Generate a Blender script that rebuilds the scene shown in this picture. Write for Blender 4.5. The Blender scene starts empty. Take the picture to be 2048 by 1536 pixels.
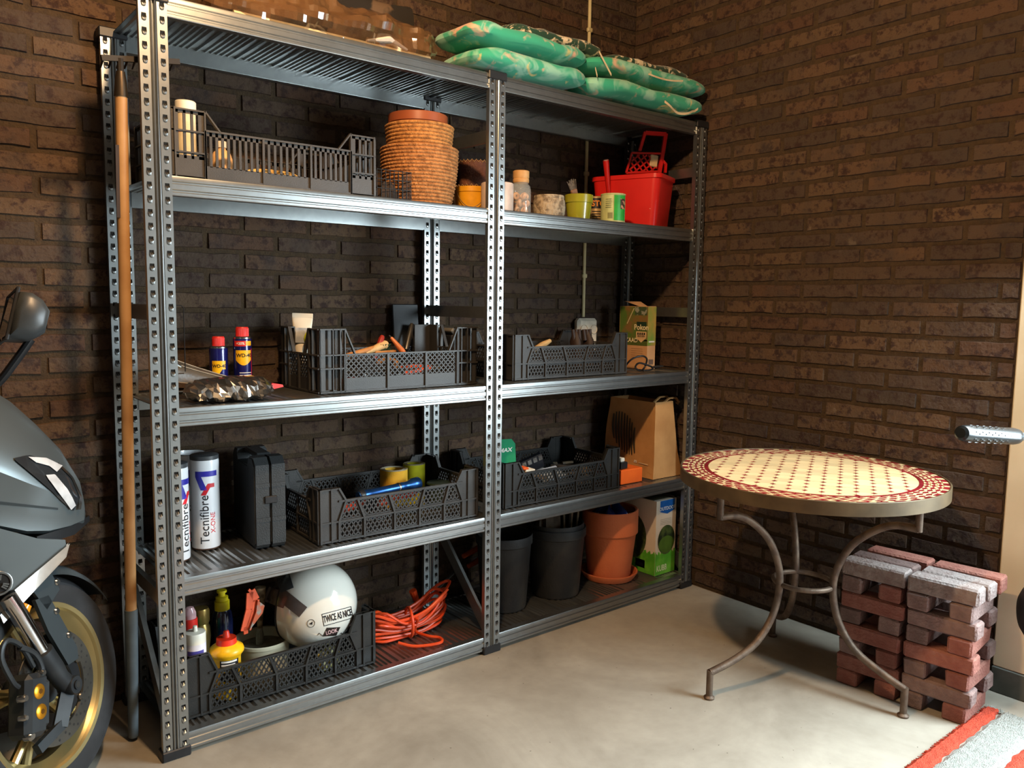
import bpy, bmesh, math, random
from math import sin, cos, pi, radians, sqrt, atan2
from mathutils import Vector, Matrix, Euler

scene = bpy.context.scene
COL = scene.collection
RND = random.Random(11)

# ------------------------------------------------------------------ camera
F_PX = 1604.63
CAM = Vector((-0.5688, -2.1426, 1.2372))
C_R = Vector((0.775, -0.6315, 0.0127)).normalized()
C_F = Vector((0.6290, 0.7705, -0.1037)).normalized()
C_R = (C_R - C_F * C_R.dot(C_F)).normalized()
C_U = C_R.cross(C_F).normalized()
cam_data = bpy.data.cameras.new('camera')
cam_data.sensor_width = 36.0
cam_data.lens = F_PX / 2048 * 36.0
cam_data.clip_start = 0.01
camera = bpy.data.objects.new('camera', cam_data)
COL.objects.link(camera)
camera.matrix_world = Matrix(((C_R.x, C_U.x, -C_F.x, CAM.x),
                              (C_R.y, C_U.y, -C_F.y, CAM.y),
                              (C_R.z, C_U.z, -C_F.z, CAM.z), (0, 0, 0, 1)))
scene.camera = camera

# ------------------------------------------------------------------ world, light, exposure
world = bpy.data.worlds.new('daylight')
scene.world = world
world.use_nodes = True
bg = world.node_tree.nodes['Background']
bg.inputs['Color'].default_value = (0.62, 0.80, 1.0, 1)
bg.inputs['Strength'].default_value = 0.6

lamp = bpy.data.lights.new('ceiling_bulb', 'POINT')
lamp.energy = 118
lamp.color = (1.0, 0.62, 0.32)
lamp.shadow_soft_size = 0.05
lamp_o = bpy.data.objects.new('ceiling_bulb', lamp)
lamp_o.location = (0.14, -1.05, 2.52)
COL.objects.link(lamp_o)

door_l = bpy.data.lights.new('doorway_daylight', 'AREA')
door_l.shape = 'RECTANGLE'
door_l.size = 1.5
door_l.size_y = 2.0
door_l.energy = 225
door_l.color = (0.78, 0.93, 1.0)
door_o = bpy.data.objects.new('doorway_daylight', door_l)
door_o.location = (2.42, -2.30, 1.12)
door_o.rotation_euler = (0, radians(50), 0)
COL.objects.link(door_o)

vs = scene.view_settings
vs.view_transform = 'Standard'
vs.look = 'None'
vs.gamma = 1.0
vs.use_curve_mapping = False
vs.exposure = 0.52

# ------------------------------------------------------------------ measuring helpers (pixel of the 2048x1536 frame -> point)
def ray(x, y):
    return C_F + C_R * ((x - 1024) / F_PX) - C_U * ((y - 768) / F_PX)
def pz(x, y, z=0.0):
    d = ray(x, y); return CAM + d * ((z - CAM.z) / d.z)
def py(x, y, Y):
    d = ray(x, y); return CAM + d * ((Y - CAM.y) / d.y)
def px_(x, y, X):
    d = ray(x, y); return CAM + d * ((X - CAM.x) / d.x)
def proj(P):
    d = Vector(P) - CAM; z = d.dot(C_F)
    return (1024 + F_PX * d.dot(C_R) / z, 768 - F_PX * d.dot(C_U) / z, z)

# ------------------------------------------------------------------ materials
def lin(c):
    return c / 12.92 if c <= 0.04045 else ((c + 0.055) / 1.055) ** 2.4
def hexc(h):
    h = h.lstrip('#')
    return tuple(lin(int(h[i:i + 2], 16) / 255) for i in (0, 2, 4)) + (1.0,)
MATS = {}
def mat(name, col, rough=0.5, metal=0.0, col2=None, scale=25.0, bump=0.0, bscale=120.0, spec=0.5, coat=0.0,
        trans=0.0, alpha=1.0, lo=0.4, hi=0.65, rvar=0.0, detail=4.0, ior=1.45, sub=0.0, objrand=0.0):
    if name in MATS: return MATS[name]
    m = bpy.data.materials.new(name); m.use_nodes = True
    nt = m.node_tree; b = nt.nodes['Principled BSDF']; N = nt.nodes; L = nt.links
    c1 = hexc(col) if isinstance(col, str) else tuple(col) + (1,)
    b.inputs['Base Color'].default_value = c1
    b.inputs['Roughness'].default_value = rough
    b.inputs['Metallic'].default_value = metal
    b.inputs['Specular IOR Level'].default_value = spec
    b.inputs['Coat Weight'].default_value = coat
    b.inputs['Transmission Weight'].default_value = trans
    b.inputs['Alpha'].default_value = alpha
    b.inputs['IOR'].default_value = ior
    tc = N.new('ShaderNodeTexCoord')
    if col2 is None:
        k = 0.78; c2 = (c1[0] * k, c1[1] * k, c1[2] * k, 1)
    else:
        c2 = hexc(col2)
    nz = N.new('ShaderNodeTexNoise'); nz.inputs['Scale'].default_value = scale; nz.inputs['Detail'].default_value = detail
    L.new(tc.outputs['Object'], nz.inputs['Vector'])
    rp = N.new('ShaderNodeValToRGB')
    rp.color_ramp.elements[0].position = lo; rp.color_ramp.elements[0].color = c1
    rp.color_ramp.elements[1].position = hi; rp.color_ramp.elements[1].color = c2
    L.new(nz.outputs['Fac'], rp.inputs['Fac'])
    out = rp.outputs['Color']
    if objrand:
        oi = N.new('ShaderNodeObjectInfo'); hs = N.new('ShaderNodeHueSaturation')
        mr = N.new('ShaderNodeMapRange'); mr.inputs['To Min'].default_value = 1 - objrand; mr.inputs['To Max'].default_value = 1 + objrand
        L.new(oi.outputs['Random'], mr.inputs['Value']); L.new(mr.outputs['Result'], hs.inputs['Value'])
        L.new(out, hs.inputs['Color']); out = hs.outputs['Color']
    L.new(out, b.inputs['Base Color'])
    if rvar:
        mr2 = N.new('ShaderNodeMapRange'); mr2.inputs['To Min'].default_value = max(0.02, rough - rvar); mr2.inputs['To Max'].default_value = min(1, rough + rvar)
        L.new(nz.outputs['Fac'], mr2.inputs['Value']); L.new(mr2.outputs['Result'], b.inputs['Roughness'])
    if bump:
        nb = N.new('ShaderNodeTexNoise'); nb.inputs['Scale'].default_value = bscale; nb.inputs['Detail'].default_value = 5
        L.new(tc.outputs['Object'], nb.inputs['Vector'])
        bp = N.new('ShaderNodeBump'); bp.inputs['Strength'].default_value = bump; bp.inputs['Distance'].default_value = 0.01
        L.new(nb.outputs['Fac'], bp.inputs['Height']); L.new(bp.outputs['Normal'], b.inputs['Normal'])
    MATS[name] = m
    return m

# ------------------------------------------------------------------ mesh builder
class MB:
    def __init__(s):
        s.v = []; s.f = []; s.m = []; s.mi = 0; s.T = None
    def add(s, vs_, fs, m=None):
        o = len(s.v)
        if s.T is not None: vs_ = [s.T @ Vector(p) for p in vs_]
        s.v += [tuple(p) for p in vs_]
        for f in fs:
            s.f.append(tuple(i + o for i in f)); s.m.append(s.mi if m is None else m)
        return s
    def box(s, x0, x1, y0, y1, z0, z1, m=None):
        v = [(x0,y0,z0),(x1,y0,z0),(x1,y1,z0),(x0,y1,z0),(x0,y0,z1),(x1,y0,z1),(x1,y1,z1),(x0,y1,z1)]
        return s.add(v, [(0,3,2,1),(4,5,6,7),(0,1,5,4),(1,2,6,5),(2,3,7,6),(3,0,4,7)], m)
    def cbox(s, x0, x1, y0, y1, z0, z1, b=0.003, m=None):          # chamfered box
        b = min(b, (x1-x0)*.49, (y1-y0)*.49, (z1-z0)*.49)
        V = []; idx = {}
        for ix, (xa, xb) in enumerate(((x0, x0+b), (x1, x1-b))):
            for iy, (ya, yb) in enumerate(((y0, y0+b), (y1, y1-b))):
                for iz, (za, zb) in enumerate(((z0, z0+b), (z1, z1-b))):
                    for k, q in enumerate(((xa, yb, zb), (xb, ya, zb), (xb, yb, za))):
                        idx[ix, iy, iz, k] = len(V); V.append(q)
        I = lambda a, b_, c, k: idx[a, b_, c, k]
        F = []
        for a in (0, 1):
            F.append((I(a,0,0,0), I(a,1,0,0), I(a,1,1,0), I(a,0,1,0)))
            F.append((I(0,a,0,1), I(1,a,0,1), I(1,a,1,1), I(0,a,1,1)))
            F.append((I(0,0,a,2), I(1,0,a,2), I(1,1,a,2), I(0,1,a,2)))
            for c in (0, 1):
                F.append((I(a,c,0,0), I(a,c,1,0), I(a,c,1,1), I(a,c,0,1)))
                F.append((I(a,0,c,0), I(a,1,c,0), I(a,1,c,2), I(a,0,c,2)))
                F.append((I(0,a,c,1), I(1,a,c,1), I(1,a,c,2), I(0,a,c,2)))
                for d in (0, 1):
                    F.append((I(a,c,d,0), I(a,c,d,1), I(a,c,d,2)))
        return s.add(V, F, m)
    def prism(s, poly, a0, a1, axis='z', m=None):                   # polygon extruded along an axis
        n = len(poly)
        def q(p, a):
            return (p[0], p[1], a) if axis == 'z' else ((a, p[0], p[1]) if axis == 'x' else (p[0], a, p[1]))
        V = [q(p, a0) for p in poly] + [q(p, a1) for p in poly]
        F = [tuple(range(n))[::-1], tuple(range(n, 2*n))] + [(i, (i+1) % n, n+(i+1) % n, n+i) for i in range(n)]
        return s.add(V, F, m)
    def tube(s, pts, r, seg=10, closed=False, caps=True, m=None, flat=1.0):
        P = [Vector(p) for p in pts]; n = len(P)
        R = r if isinstance(r, (list, tuple)) else [r] * n
        V = []; F = []
        t0 = (P[1] - P[0]).normalized()
        up = Vector((0, 0, 1)) if abs(t0.z) < 0.9 else Vector((1, 0, 0))
        nrm = (up - t0 * up.dot(t0)).normalized()
        for i in range(n):
            if closed: t = (P[(i+1) % n] - P[i-1]).normalized()
            elif i == 0: t = t0
            elif i == n-1: t = (P[i] - P[i-1]).normalized()
            else: t = ((P[i+1] - P[i]).normalized() + (P[i] - P[i-1]).normalized()).normalized()
            nrm = (nrm - t * nrm.dot(t))
            nrm = nrm.normalized() if nrm.length > 1e-6 else t.orthogonal().normalized()
            bn = t.cross(nrm)
            for k in range(seg):
                a = 2*pi*k/seg
                V.append(P[i] + nrm * (R[i]*cos(a)*flat) + bn * (R[i]*sin(a)))
        last = n if closed else n-1
        for i in range(last):
            j = (i+1) % n
            for k in range(seg):
                k2 = (k+1) % seg
                F.append((i*seg+k, i*seg+k2, j*seg+k2, j*seg+k))
        if caps and not closed:
            F.append(tuple(range(seg))[::-1]); F.append(tuple((n-1)*seg+k for k in range(seg)))
        return s.add(V, F, m)
    def lathe(s, prof, seg=32, cx=0, cy=0, cz=0, m=None, closed=False):
        V = []; F = []; n = len(prof); ring = []
        for (r, z) in prof:
            if r < 1e-6: ring.append([len(V)]); V.append((cx, cy, cz+z))
            else:
                ring.append(list(range(len(V), len(V)+seg)))
                V += [(cx+r*cos(2*pi*k/seg), cy+r*sin(2*pi*k/seg), cz+z) for k in range(seg)]
        for i in range(n if closed else n-1):
            A = ring[i]; B = ring[(i+1) % n]
            for k in range(seg):
                k2 = (k+1) % seg
                if len(A) == 1 and len(B) == 1: continue
                if len(A) == 1: F.append((A[0], B[k2], B[k]))
                elif len(B) == 1: F.append((A[k], A[k2], B[0]))
                else: F.append((A[k], A[k2], B[k2], B[k]))
        return s.add(V, F, m)
    def bar(s, p0, p1, w, h, up=(0, 0, 1), m=None):                 # rectangular bar between two points
        p0 = Vector(p0); p1 = Vector(p1); t = (p1-p0)
        if t.length < 1e-6: return s
        t.normalize(); up = Vector(up)
        if abs(t.dot(up)) > .99: up = Vector((0, 1, 0))
        sd = t.cross(up).normalized(); u2 = sd.cross(t)
        V = []
        for p in (p0, p1):
            for a, b in ((-1,-1),(1,-1),(1,1),(-1,1)): V.append(p + sd*(a*w/2) + u2*(b*h/2))
        return s.add(V, [(0,1,2,3),(7,6,5,4),(0,4,5,1),(1,5,6,2),(2,6,7,3),(3,7,4,0)], m)
    def grid(s, fn, nu, nv, cu=False, cv=False, m=None):
        V = [fn(i/(nu if cu else nu-1), j/(nv if cv else nv-1)) for i in range(nu) for j in range(nv)]
        F = []
        for i in range(nu if cu else nu-1):
            for j in range(nv if cv else nv-1):
                a, b = (i+1) % nu, (j+1) % nv
                F.append((i*nv+j, a*nv+j, a*nv+b, i*nv+b))
        return s.add(V, F, m)
    def mesh(s, name, mats, smooth=35, recalc=True):
        me = bpy.data.meshes.new(name)
        me.from_pydata(s.v, [], s.f)
        for mm in (mats if isinstance(mats, (list, tuple)) else [mats]): me.materials.append(mm)
        me.polygons.foreach_set('material_index', s.m)
        if recalc:
            b = bmesh.new(); b.from_mesh(me); bmesh.ops.recalc_face_normals(b, faces=b.faces); b.to_mesh(me); b.free()
        if smooth:
            me.polygons.foreach_set('use_smooth', [True]*len(me.polygons))
            me.set_sharp_from_angle(angle=radians(smooth))
        me.update()
        return me
    def build(s, name, mats, parent=None, loc=None, rot=None, smooth=35, recalc=True, label=None):
        return link(name, s.mesh(name, mats, smooth, recalc), parent, loc, rot, label)

def link(name, me, parent=None, loc=None, rot=None, label=None):
    o = bpy.data.objects.new(name, me); COL.objects.link(o)
    if parent is not None: o.parent = parent
    if loc is not None: o.location = loc
    if rot is not None: o.rotation_euler = rot
    if label: o['label'] = label
    return o
def thing(name, label, cat, loc=(0, 0, 0), rz=0.0, group=None, rot=None):
    o = bpy.data.objects.new(name, None); COL.objects.link(o)
    o.empty_display_size = 0.05
    o.location = loc; o.rotation_euler = rot if rot is not None else (0, 0, rz)
    o['label'] = label; o['category'] = cat
    if group: o['group'] = group
    return o
def tag(o, label, cat, group=None):
    o['label'] = label; o['category'] = cat
    if group: o['group'] = group
    return o
def struct(o):
    o['kind'] = 'structure'; return o
def text_mesh(txt, size, mapper, mat_, name='lettering', parent=None, bold=False, align='CENTER', sx=1.0, shear=0.0):
    """flat lettering, each vertex carried onto a surface by mapper(x, y) -> point"""
    cu = bpy.data.curves.new('t', 'FONT'); cu.body = txt; cu.size = size; cu.align_x = align; cu.align_y = 'CENTER'
    cu.resolution_u = 3; cu.shear = shear
    if bold: cu.offset = size * 0.025
    o = bpy.data.objects.new('t', cu); COL.objects.link(o)
    dg = bpy.context.evaluated_depsgraph_get()
    me = bpy.data.meshes.new_from_object(o.evaluated_get(dg))
    bpy.data.objects.remove(o); bpy.data.curves.remove(cu)
    bm = bmesh.new(); bm.from_mesh(me); bmesh.ops.triangulate(bm, faces=bm.faces)
    for _ in range(3):
        lg = [e for e in bm.edges if e.calc_length() > size*.16]
        if not lg: break
        bmesh.ops.subdivide_edges(bm, edges=lg, cuts=1); bmesh.ops.triangulate(bm, faces=bm.faces)
    bm.to_mesh(me); bm.free()
    for v in me.vertices: v.co = mapper(v.co.x * sx, v.co.y)
    me.materials.clear(); me.materials.append(mat_); me.update()
    return link(name, me, parent)
def patch(mb, mapper, x0, x1, y0, y1, nx=10, ny=2, m=None):
    """a rectangle of flat print carried onto a surface"""
    return mb.grid(lambda a, b: mapper(x0 + (x1-x0)*a, y0 + (y1-y0)*b), nx, ny, m=m)
def print_lines(parent, mapper, rows, m, name='printed_line'):
    """rows of small unreadable print: (x0, x1, y, height) bars"""
    for (x0, x1, y, h) in rows:
        mb = MB(); patch(mb, mapper, x0, x1, y-h/2, y+h/2, 12, 2); mb.build(name, m, parent, recalc=False)
def cyl_map(r, z0=0.0, a0=-pi/2):
    return lambda x, y: (r*cos(a0 + x/r), r*sin(a0 + x/r), z0 + y)
def lerp(a, b, t): return a + (b-a)*t
def face_cam(p):                                                    # angle in plan from a point to where the photographer stood
    return atan2(CAM.y - p[1], CAM.x - p[0])
# ================================================================== the room
XR, YW, ZC = 2.226, 0.432, 2.78            # right wall, back wall, ceiling
XL, YF = -2.7, -4.3                       # left wall, front wall
S1, S2, S3, S4, S5 = 0.0615, 0.4916, 0.9476, 1.5393, 1.9727
UNIT, PW, DEP, PH = 1.07, 0.067, 0.385, 1.98

def floor_mat():
    m = bpy.data.materials.new('poured_concrete'); m.use_nodes = True; nt = m.node_tree; N = nt.nodes; L = nt.links
    b = N['Principled BSDF']; tc = N.new('ShaderNodeTexCoord')
    n1 = N.new('ShaderNodeTexNoise'); n1.inputs['Scale'].default_value = 1.9; n1.inputs['Detail'].default_value = 8; n1.inputs['Roughness'].default_value = .62; n1.inputs['Distortion'].default_value = .8
    n2 = N.new('ShaderNodeTexNoise'); n2.inputs['Scale'].default_value = 26; n2.inputs['Detail'].default_value = 6
    n3 = N.new('ShaderNodeTexNoise'); n3.inputs['Scale'].default_value = 55; n3.inputs['Detail'].default_value = 2
    for n in (n1, n2, n3): L.new(tc.outputs['Object'], n.inputs['Vector'])
    r1 = N.new('ShaderNodeValToRGB'); r1.color_ramp.elements[0].position = .3; r1.color_ramp.elements[0].color = hexc('#837c70')
    r1.color_ramp.elements[1].position = .72; r1.color_ramp.elements[1].color = hexc('#a8a295')
    L.new(n1.outputs['Fac'], r1.inputs['Fac'])
    mx = N.new('ShaderNodeMixRGB'); mx.blend_type = 'MULTIPLY'; mx.inputs['Fac'].default_value = .16
    r2 = N.new('ShaderNodeValToRGB'); r2.color_ramp.elements[0].position = .35; r2.color_ramp.elements[0].color = (.6,.58,.55,1); r2.color_ramp.elements[1].position = .6; r2.color_ramp.elements[1].color = (1,1,1,1)
    L.new(n2.outputs['Fac'], r2.inputs['Fac']); L.new(r1.outputs['Color'], mx.inputs['Color1']); L.new(r2.outputs['Color'], mx.inputs['Color2'])
    r3 = N.new('ShaderNodeValToRGB'); r3.color_ramp.elements[0].position = .235; r3.color_ramp.elements[0].color = (.18,.16,.14,1); r3.color_ramp.elements[1].position = .25; r3.color_ramp.elements[1].color = (1,1,1,1)
    L.new(n3.outputs['Fac'], r3.inputs['Fac'])
    m2 = N.new('ShaderNodeMixRGB'); m2.blend_type = 'MULTIPLY'; m2.inputs['Fac'].default_value = .8
    L.new(mx.outputs['Color'], m2.inputs['Color1']); L.new(r3.outputs['Color'], m2.inputs['Color2']); L.new(m2.outputs['Color'], b.inputs['Base Color'])
    mr = N.new('ShaderNodeMapRange'); mr.inputs['To Min'].default_value = .42; mr.inputs['To Max'].default_value = .72
    L.new(n1.outputs['Fac'], mr.inputs['Value']); L.new(mr.outputs['Result'], b.inputs['Roughness'])
    bp = N.new('ShaderNodeBump'); bp.inputs['Strength'].default_value = .06; bp.inputs['Distance'].default_value = .01
    L.new(n2.outputs['Fac'], bp.inputs['Height']); L.new(bp.outputs['Normal'], b.inputs['Normal'])
    return m

def brick_mat():
    m = bpy.data.materials.new('dark_facing_brick'); m.use_nodes = True; nt = m.node_tree; N = nt.nodes; L = nt.links
    b = N['Principled BSDF']; b.inputs['Roughness'].default_value = .82; b.inputs['Specular IOR Level'].default_value = .35
    tc = N.new('ShaderNodeTexCoord'); oi = N.new('ShaderNodeObjectInfo'); geo = N.new('ShaderNodeNewGeometry')
    # base tone differs from brick to brick
    wn = N.new('ShaderNodeTexWhiteNoise'); wn.noise_dimensions = '1D'
    ad = N.new('ShaderNodeMath'); ad.operation = 'ADD'
    L.new(oi.outputs['Random'], ad.inputs[0]); L.new(geo.outputs['Random Per Island'], ad.inputs[1]); L.new(ad.outputs[0], wn.inputs['W'])
    rb = N.new('ShaderNodeValToRGB'); e = rb.color_ramp.elements
    e[0].position = 0; e[0].color = hexc('#3d3127'); e[1].position = 1; e[1].color = hexc('#594532')
    for pos, c in ((.25, '#46372c'), (.45, '#4c3b2c'), (.62, '#54412f'), (.8, '#4a3426')):
        x = e.new(pos); x.color = hexc(c)
    L.new(wn.outputs['Value'], rb.inputs['Fac'])
    sv = N.new('ShaderNodeVectorMath'); sv.operation = 'ADD'; cx = N.new('ShaderNodeCombineXYZ')
    ml = N.new('ShaderNodeMath'); ml.operation = 'MULTIPLY'; ml.inputs[1].default_value = 37.0
    L.new(ad.outputs[0], ml.inputs[0])
    for k in range(3): L.new(ml.outputs[0], cx.inputs[k])
    L.new(tc.outputs['Object'], sv.inputs[0]); L.new(cx.outputs[0], sv.inputs[1])
    n1 = N.new('ShaderNodeTexNoise'); n1.inputs['Scale'].default_value = 34; n1.inputs['Detail'].default_value = 8; n1.inputs['Roughness'].default_value = .72
    n2 = N.new('ShaderNodeTexNoise'); n2.inputs['Scale'].default_value = 9; n2.inputs['Detail'].default_value = 3
    n3 = N.new('ShaderNodeTexNoise'); n3.inputs['Scale'].default_value = 90; n3.inputs['Detail'].default_value = 6
    for n in (n1, n2, n3): L.new(sv.outputs[0], n.inputs['Vector'])
    r1 = N.new('ShaderNodeValToRGB'); r1.color_ramp.elements[0].position = .50; r1.color_ramp.elements[0].color = (0,0,0,1); r1.color_ramp.elements[1].position = .60; r1.color_ramp.elements[1].color = (1,1,1,1)
    L.new(n1.outputs['Fac'], r1.inputs['Fac'])
    m1 = N.new('ShaderNodeMixRGB'); m1.inputs['Color2'].default_value = hexc('#2f1d17'); L.new(r1.outputs['Color'], m1.inputs['Fac']); L.new(rb.outputs['Color'], m1.inputs['Color1'])
    r2 = N.new('ShaderNodeValToRGB'); r2.color_ramp.elements[0].position = .5; r2.color_ramp.elements[0].color = (0,0,0,1); r2.color_ramp.elements[1].position = .7; r2.color_ramp.elements[1].color = (.55,.55,.55,1)
    L.new(n2.outputs['Fac'], r2.inputs['Fac'])
    m2 = N.new('ShaderNodeMixRGB'); m2.inputs['Color2'].default_value = hexc('#38302c'); L.new(r2.outputs['Color'], m2.inputs['Fac']); L.new(m1.outputs['Color'], m2.inputs['Color1'])
    # thin pale lime bloom
    r4 = N.new('ShaderNodeValToRGB'); r4.color_ramp.elements[0].position = .70; r4.color_ramp.elements[0].color = (0,0,0,1); r4.color_ramp.elements[1].position = .82; r4.color_ramp.elements[1].color = (.5,.5,.5,1)
    n4 = N.new('ShaderNodeTexNoise'); n4.inputs['Scale'].default_value = 14; n4.inputs['Detail'].default_value = 5; L.new(sv.outputs[0], n4.inputs['Vector']); L.new(n4.outputs['Fac'], r4.inputs['Fac'])
    m4 = N.new('ShaderNodeMixRGB'); m4.inputs['Color2'].default_value = hexc('#857968'); L.new(r4.outputs['Color'], m4.inputs['Fac']); L.new(m2.outputs['Color'], m4.inputs['Color1'])
    L.new(m4.outputs['Color'], b.inputs['Base Color'])
    bp = N.new('ShaderNodeBump'); bp.inputs['Strength'].default_value = .8; bp.inputs['Distance'].default_value = .006
    mxh = N.new('ShaderNodeMath'); mxh.operation = 'ADD'; L.new(n1.outputs['Fac'], mxh.inputs[0]); L.new(n3.outputs['Fac'], mxh.inputs[1])
    L.new(mxh.outputs[0], bp.inputs['Height']); L.new(bp.outputs['Normal'], b.inputs['Normal'])
    return m

M_FLOOR = floor_mat(); M_BRICK = brick_mat()
M_MORTAR = mat('dark_mortar', '#40311f', .95, col2='#34281b', scale=60, bump=.5, bscale=160)
M_PLASTER = mat('dark_plaster', '#57504a', .9, col2='#4d4640', scale=6, bump=.1, bscale=80)
M_CEIL = mat('grey_ceiling', '#6a655e', .9, col2='#5e5a54', scale=5)
M_FRAME = mat('beige_door_paint', '#cdbfa2', .45, col2='#c4b597', scale=5)
M_PLINTH = mat('grey_plinth', '#55564f', .7)

mb = MB(); mb.box(XL-.1, XR+1.6, YF-1.5, YW+.1, -.06, 0); floor = struct(mb.build('floor', M_FLOOR, smooth=0))
mb = MB(); mb.box(XL-.1, XR+.2, YF-.1, YW+.1, ZC, ZC+.06); struct(mb.build('ceiling', M_CEIL, smooth=0))
mb = MB(); mb.box(XL-.1, XL, YF, YW, 0, ZC); struct(mb.build('wall_left', M_PLASTER, smooth=0))
mb = MB(); mb.box(XL, XR, YF-.1, YF, 0, ZC); struct(mb.build('wall_front', M_PLASTER, smooth=0))
YD0, YD1, YD2, YD3 = -1.20, -1.55, -3.15, -3.4     # end of brick, doorway
wall_back = thing('wall_back', 'dark brown brick wall behind the metal shelving', 'wall'); del wall_back['category']; struct(wall_back)
MB().box(XL, XR+.1, YW, YW+.1, 0, ZC).build('mortar_bed', M_MORTAR, wall_back, smooth=0)
wall_right = thing('wall_right', 'dark brown brick wall behind the round table', 'wall'); del wall_right['category']; struct(wall_right)
mb = MB(); mb.box(XR, XR+.1, YD0, YW, 0, ZC); mb.box(XR, XR+.1, YF, YD3, 0, ZC); mb.box(XR, XR+.1, YD3, YD0, 2.25, ZC)
mb.build('mortar_bed', M_MORTAR, wall_right, smooth=0)

# bricks: a few chipped shapes shared by all, half-brick running bond
BL, BH, PIT, CRS, PHZ = .214, .0495, .228, .0622, .012
def brick_mesh(k, length):
    r = random.Random(k); mb = MB()
    n = max(2, int(length/.036)); prot = .006
    J = lambda a: r.uniform(-a, a)
    top = [(-length/2 + length*i/n + (J(.003) if 0 < i < n else 0), BH/2 + J(.0022)) for i in range(n+1)]
    bot = [(-length/2 + length*i/n + (J(.003) if 0 < i < n else 0), -BH/2 + J(.0022)) for i in range(n+1)]
    V = []; F = []
    for i in range(n+1):
        e = .004 if 0 < i < n else 0
        ex = .003 if i == 0 else (-.003 if i == n else 0)
        (tx, tz), (bx, bz) = top[i], bot[i]
        V += [(tx, 0.004, tz), (tx+ex, -prot+.001+J(.0008), tz-.003), (bx+ex, -prot+J(.001), bz+.003), (bx, 0.004, bz)]
    for i in range(n):
        a = i*4; b = a+4
        F += [(a, b, b+1, a+1), (a+1, b+1, b+2, a+2), (a+2, b+2, b+3, a+3)]
    F += [(0, 1, 2, 3), (n*4+3, n*4+2, n*4+1, n*4)]
    mb.add(V, F)
    return mb
def lay_bricks(parent, lo, hi, ref_even, to_world, rotz, inframe, n_parts=298):
    """lo..hi run of the wall, ref_even a joint of the even courses; to_world(u, z) -> location"""
    spots = []
    for c in range(int(2.74/CRS)):
        zc = PHZ + (c+.5)*CRS
        ref = ref_even if c % 2 == 0 else ref_even + PIT/2
        k0 = math.floor((lo-ref)/PIT) - 1
        u = ref + k0*PIT
        while u < hi:
            j = RND.uniform(-.006, .006)
            a, b = u + (PIT-BL)/2 + RND.uniform(-.002, .002), u + PIT - (PIT-BL)/2 + RND.uniform(-.002, .002)
            a, b = max(a, lo), min(b, hi)
            u += PIT
            if b - a < .03: continue
            spots.append(((a+b)/2, zc, b-a))
    sc = []
    for s in spots:
        P = to_world(s[0], s[1]); x, y, d = proj(P)
        vis = d > .2 and -90 < x < 2140 and -60 < y < 1600 and inframe(x, y)
        sc.append(((0 if vis else 100) + d, s))
    sc.sort(key=lambda t: t[0])
    cache = {}; rest = MB()
    for i, (k, s) in enumerate(sc):
        key = (RND.randrange(7), round(s[2]/.02) if s[2] < BL-.01 else 99)
        P = to_world(s[0], s[1])
        L_ = BL if key[1] == 99 else s[2]
        if i < n_parts and k < 100:
            if key[1] == 99:
                if key not in cache: cache[key] = brick_mesh(key[0]+3, BL).mesh('brick', M_BRICK, smooth=0)
                me = cache[key]
            else: me = brick_mesh(key[0]+3, L_).mesh('brick', M_BRICK, smooth=0)
            o = link('brick', me, parent, (P[0], P[1], P[2]), (0, 0, rotz))
            o.location += Vector((cos(rotz+pi/2), sin(rotz+pi/2), 0)) * RND.uniform(-.0015, .002)
        else:
            q = brick_mesh(key[0]+3, L_); M = Matrix.Translation(Vector(P)) @ Matrix.Rotation(rotz, 4, 'Z')
            rest.add([M @ Vector(v) for v in q.v], q.f)
    o = rest.build('brickwork', M_BRICK, parent, smooth=0); o['kind'] = 'stuff'
lay_bricks(wall_back, XL, XR-.004, .29-.0, lambda u, z: (u, YW, z), 0.0, lambda x, y: not (330 < x < 1380 and y > 1100))
lay_bricks(wall_right, -YW+.004, -YD0-.002, .458, lambda u, z: (XR, -u, z), -pi/2, lambda x, y: x > 1255)

# door frame at the end of the brick wall, plinth under it, doorway in the right wall beyond the frame
tr = MB(); tr.cbox(XR-.012, XR+.1, YD1, YD0-.004, .085, 2.28, .004); tr.cbox(XR-.012, XR+.1, YD3, YD2, .085, 2.28, .004); tr.cbox(XR-.012, XR+.1, YD2, YD1, 2.16, 2.28, .004)
trim = struct(tr.build('trim_1', M_FRAME)); trim['label'] = 'beige painted door frame at the end of the brick wall'
pl = MB(); pl.cbox(XR-.016, XR+.1, YD1, YD0-.004, 0, .085, .003); pl.cbox(XR-.016, XR+.1, YD3, YD2, 0, .085, .003)
plo = struct(pl.build('baseboard_right', M_PLINTH)); plo['label'] = 'dark grey plinth block under the beige door frame'
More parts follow.
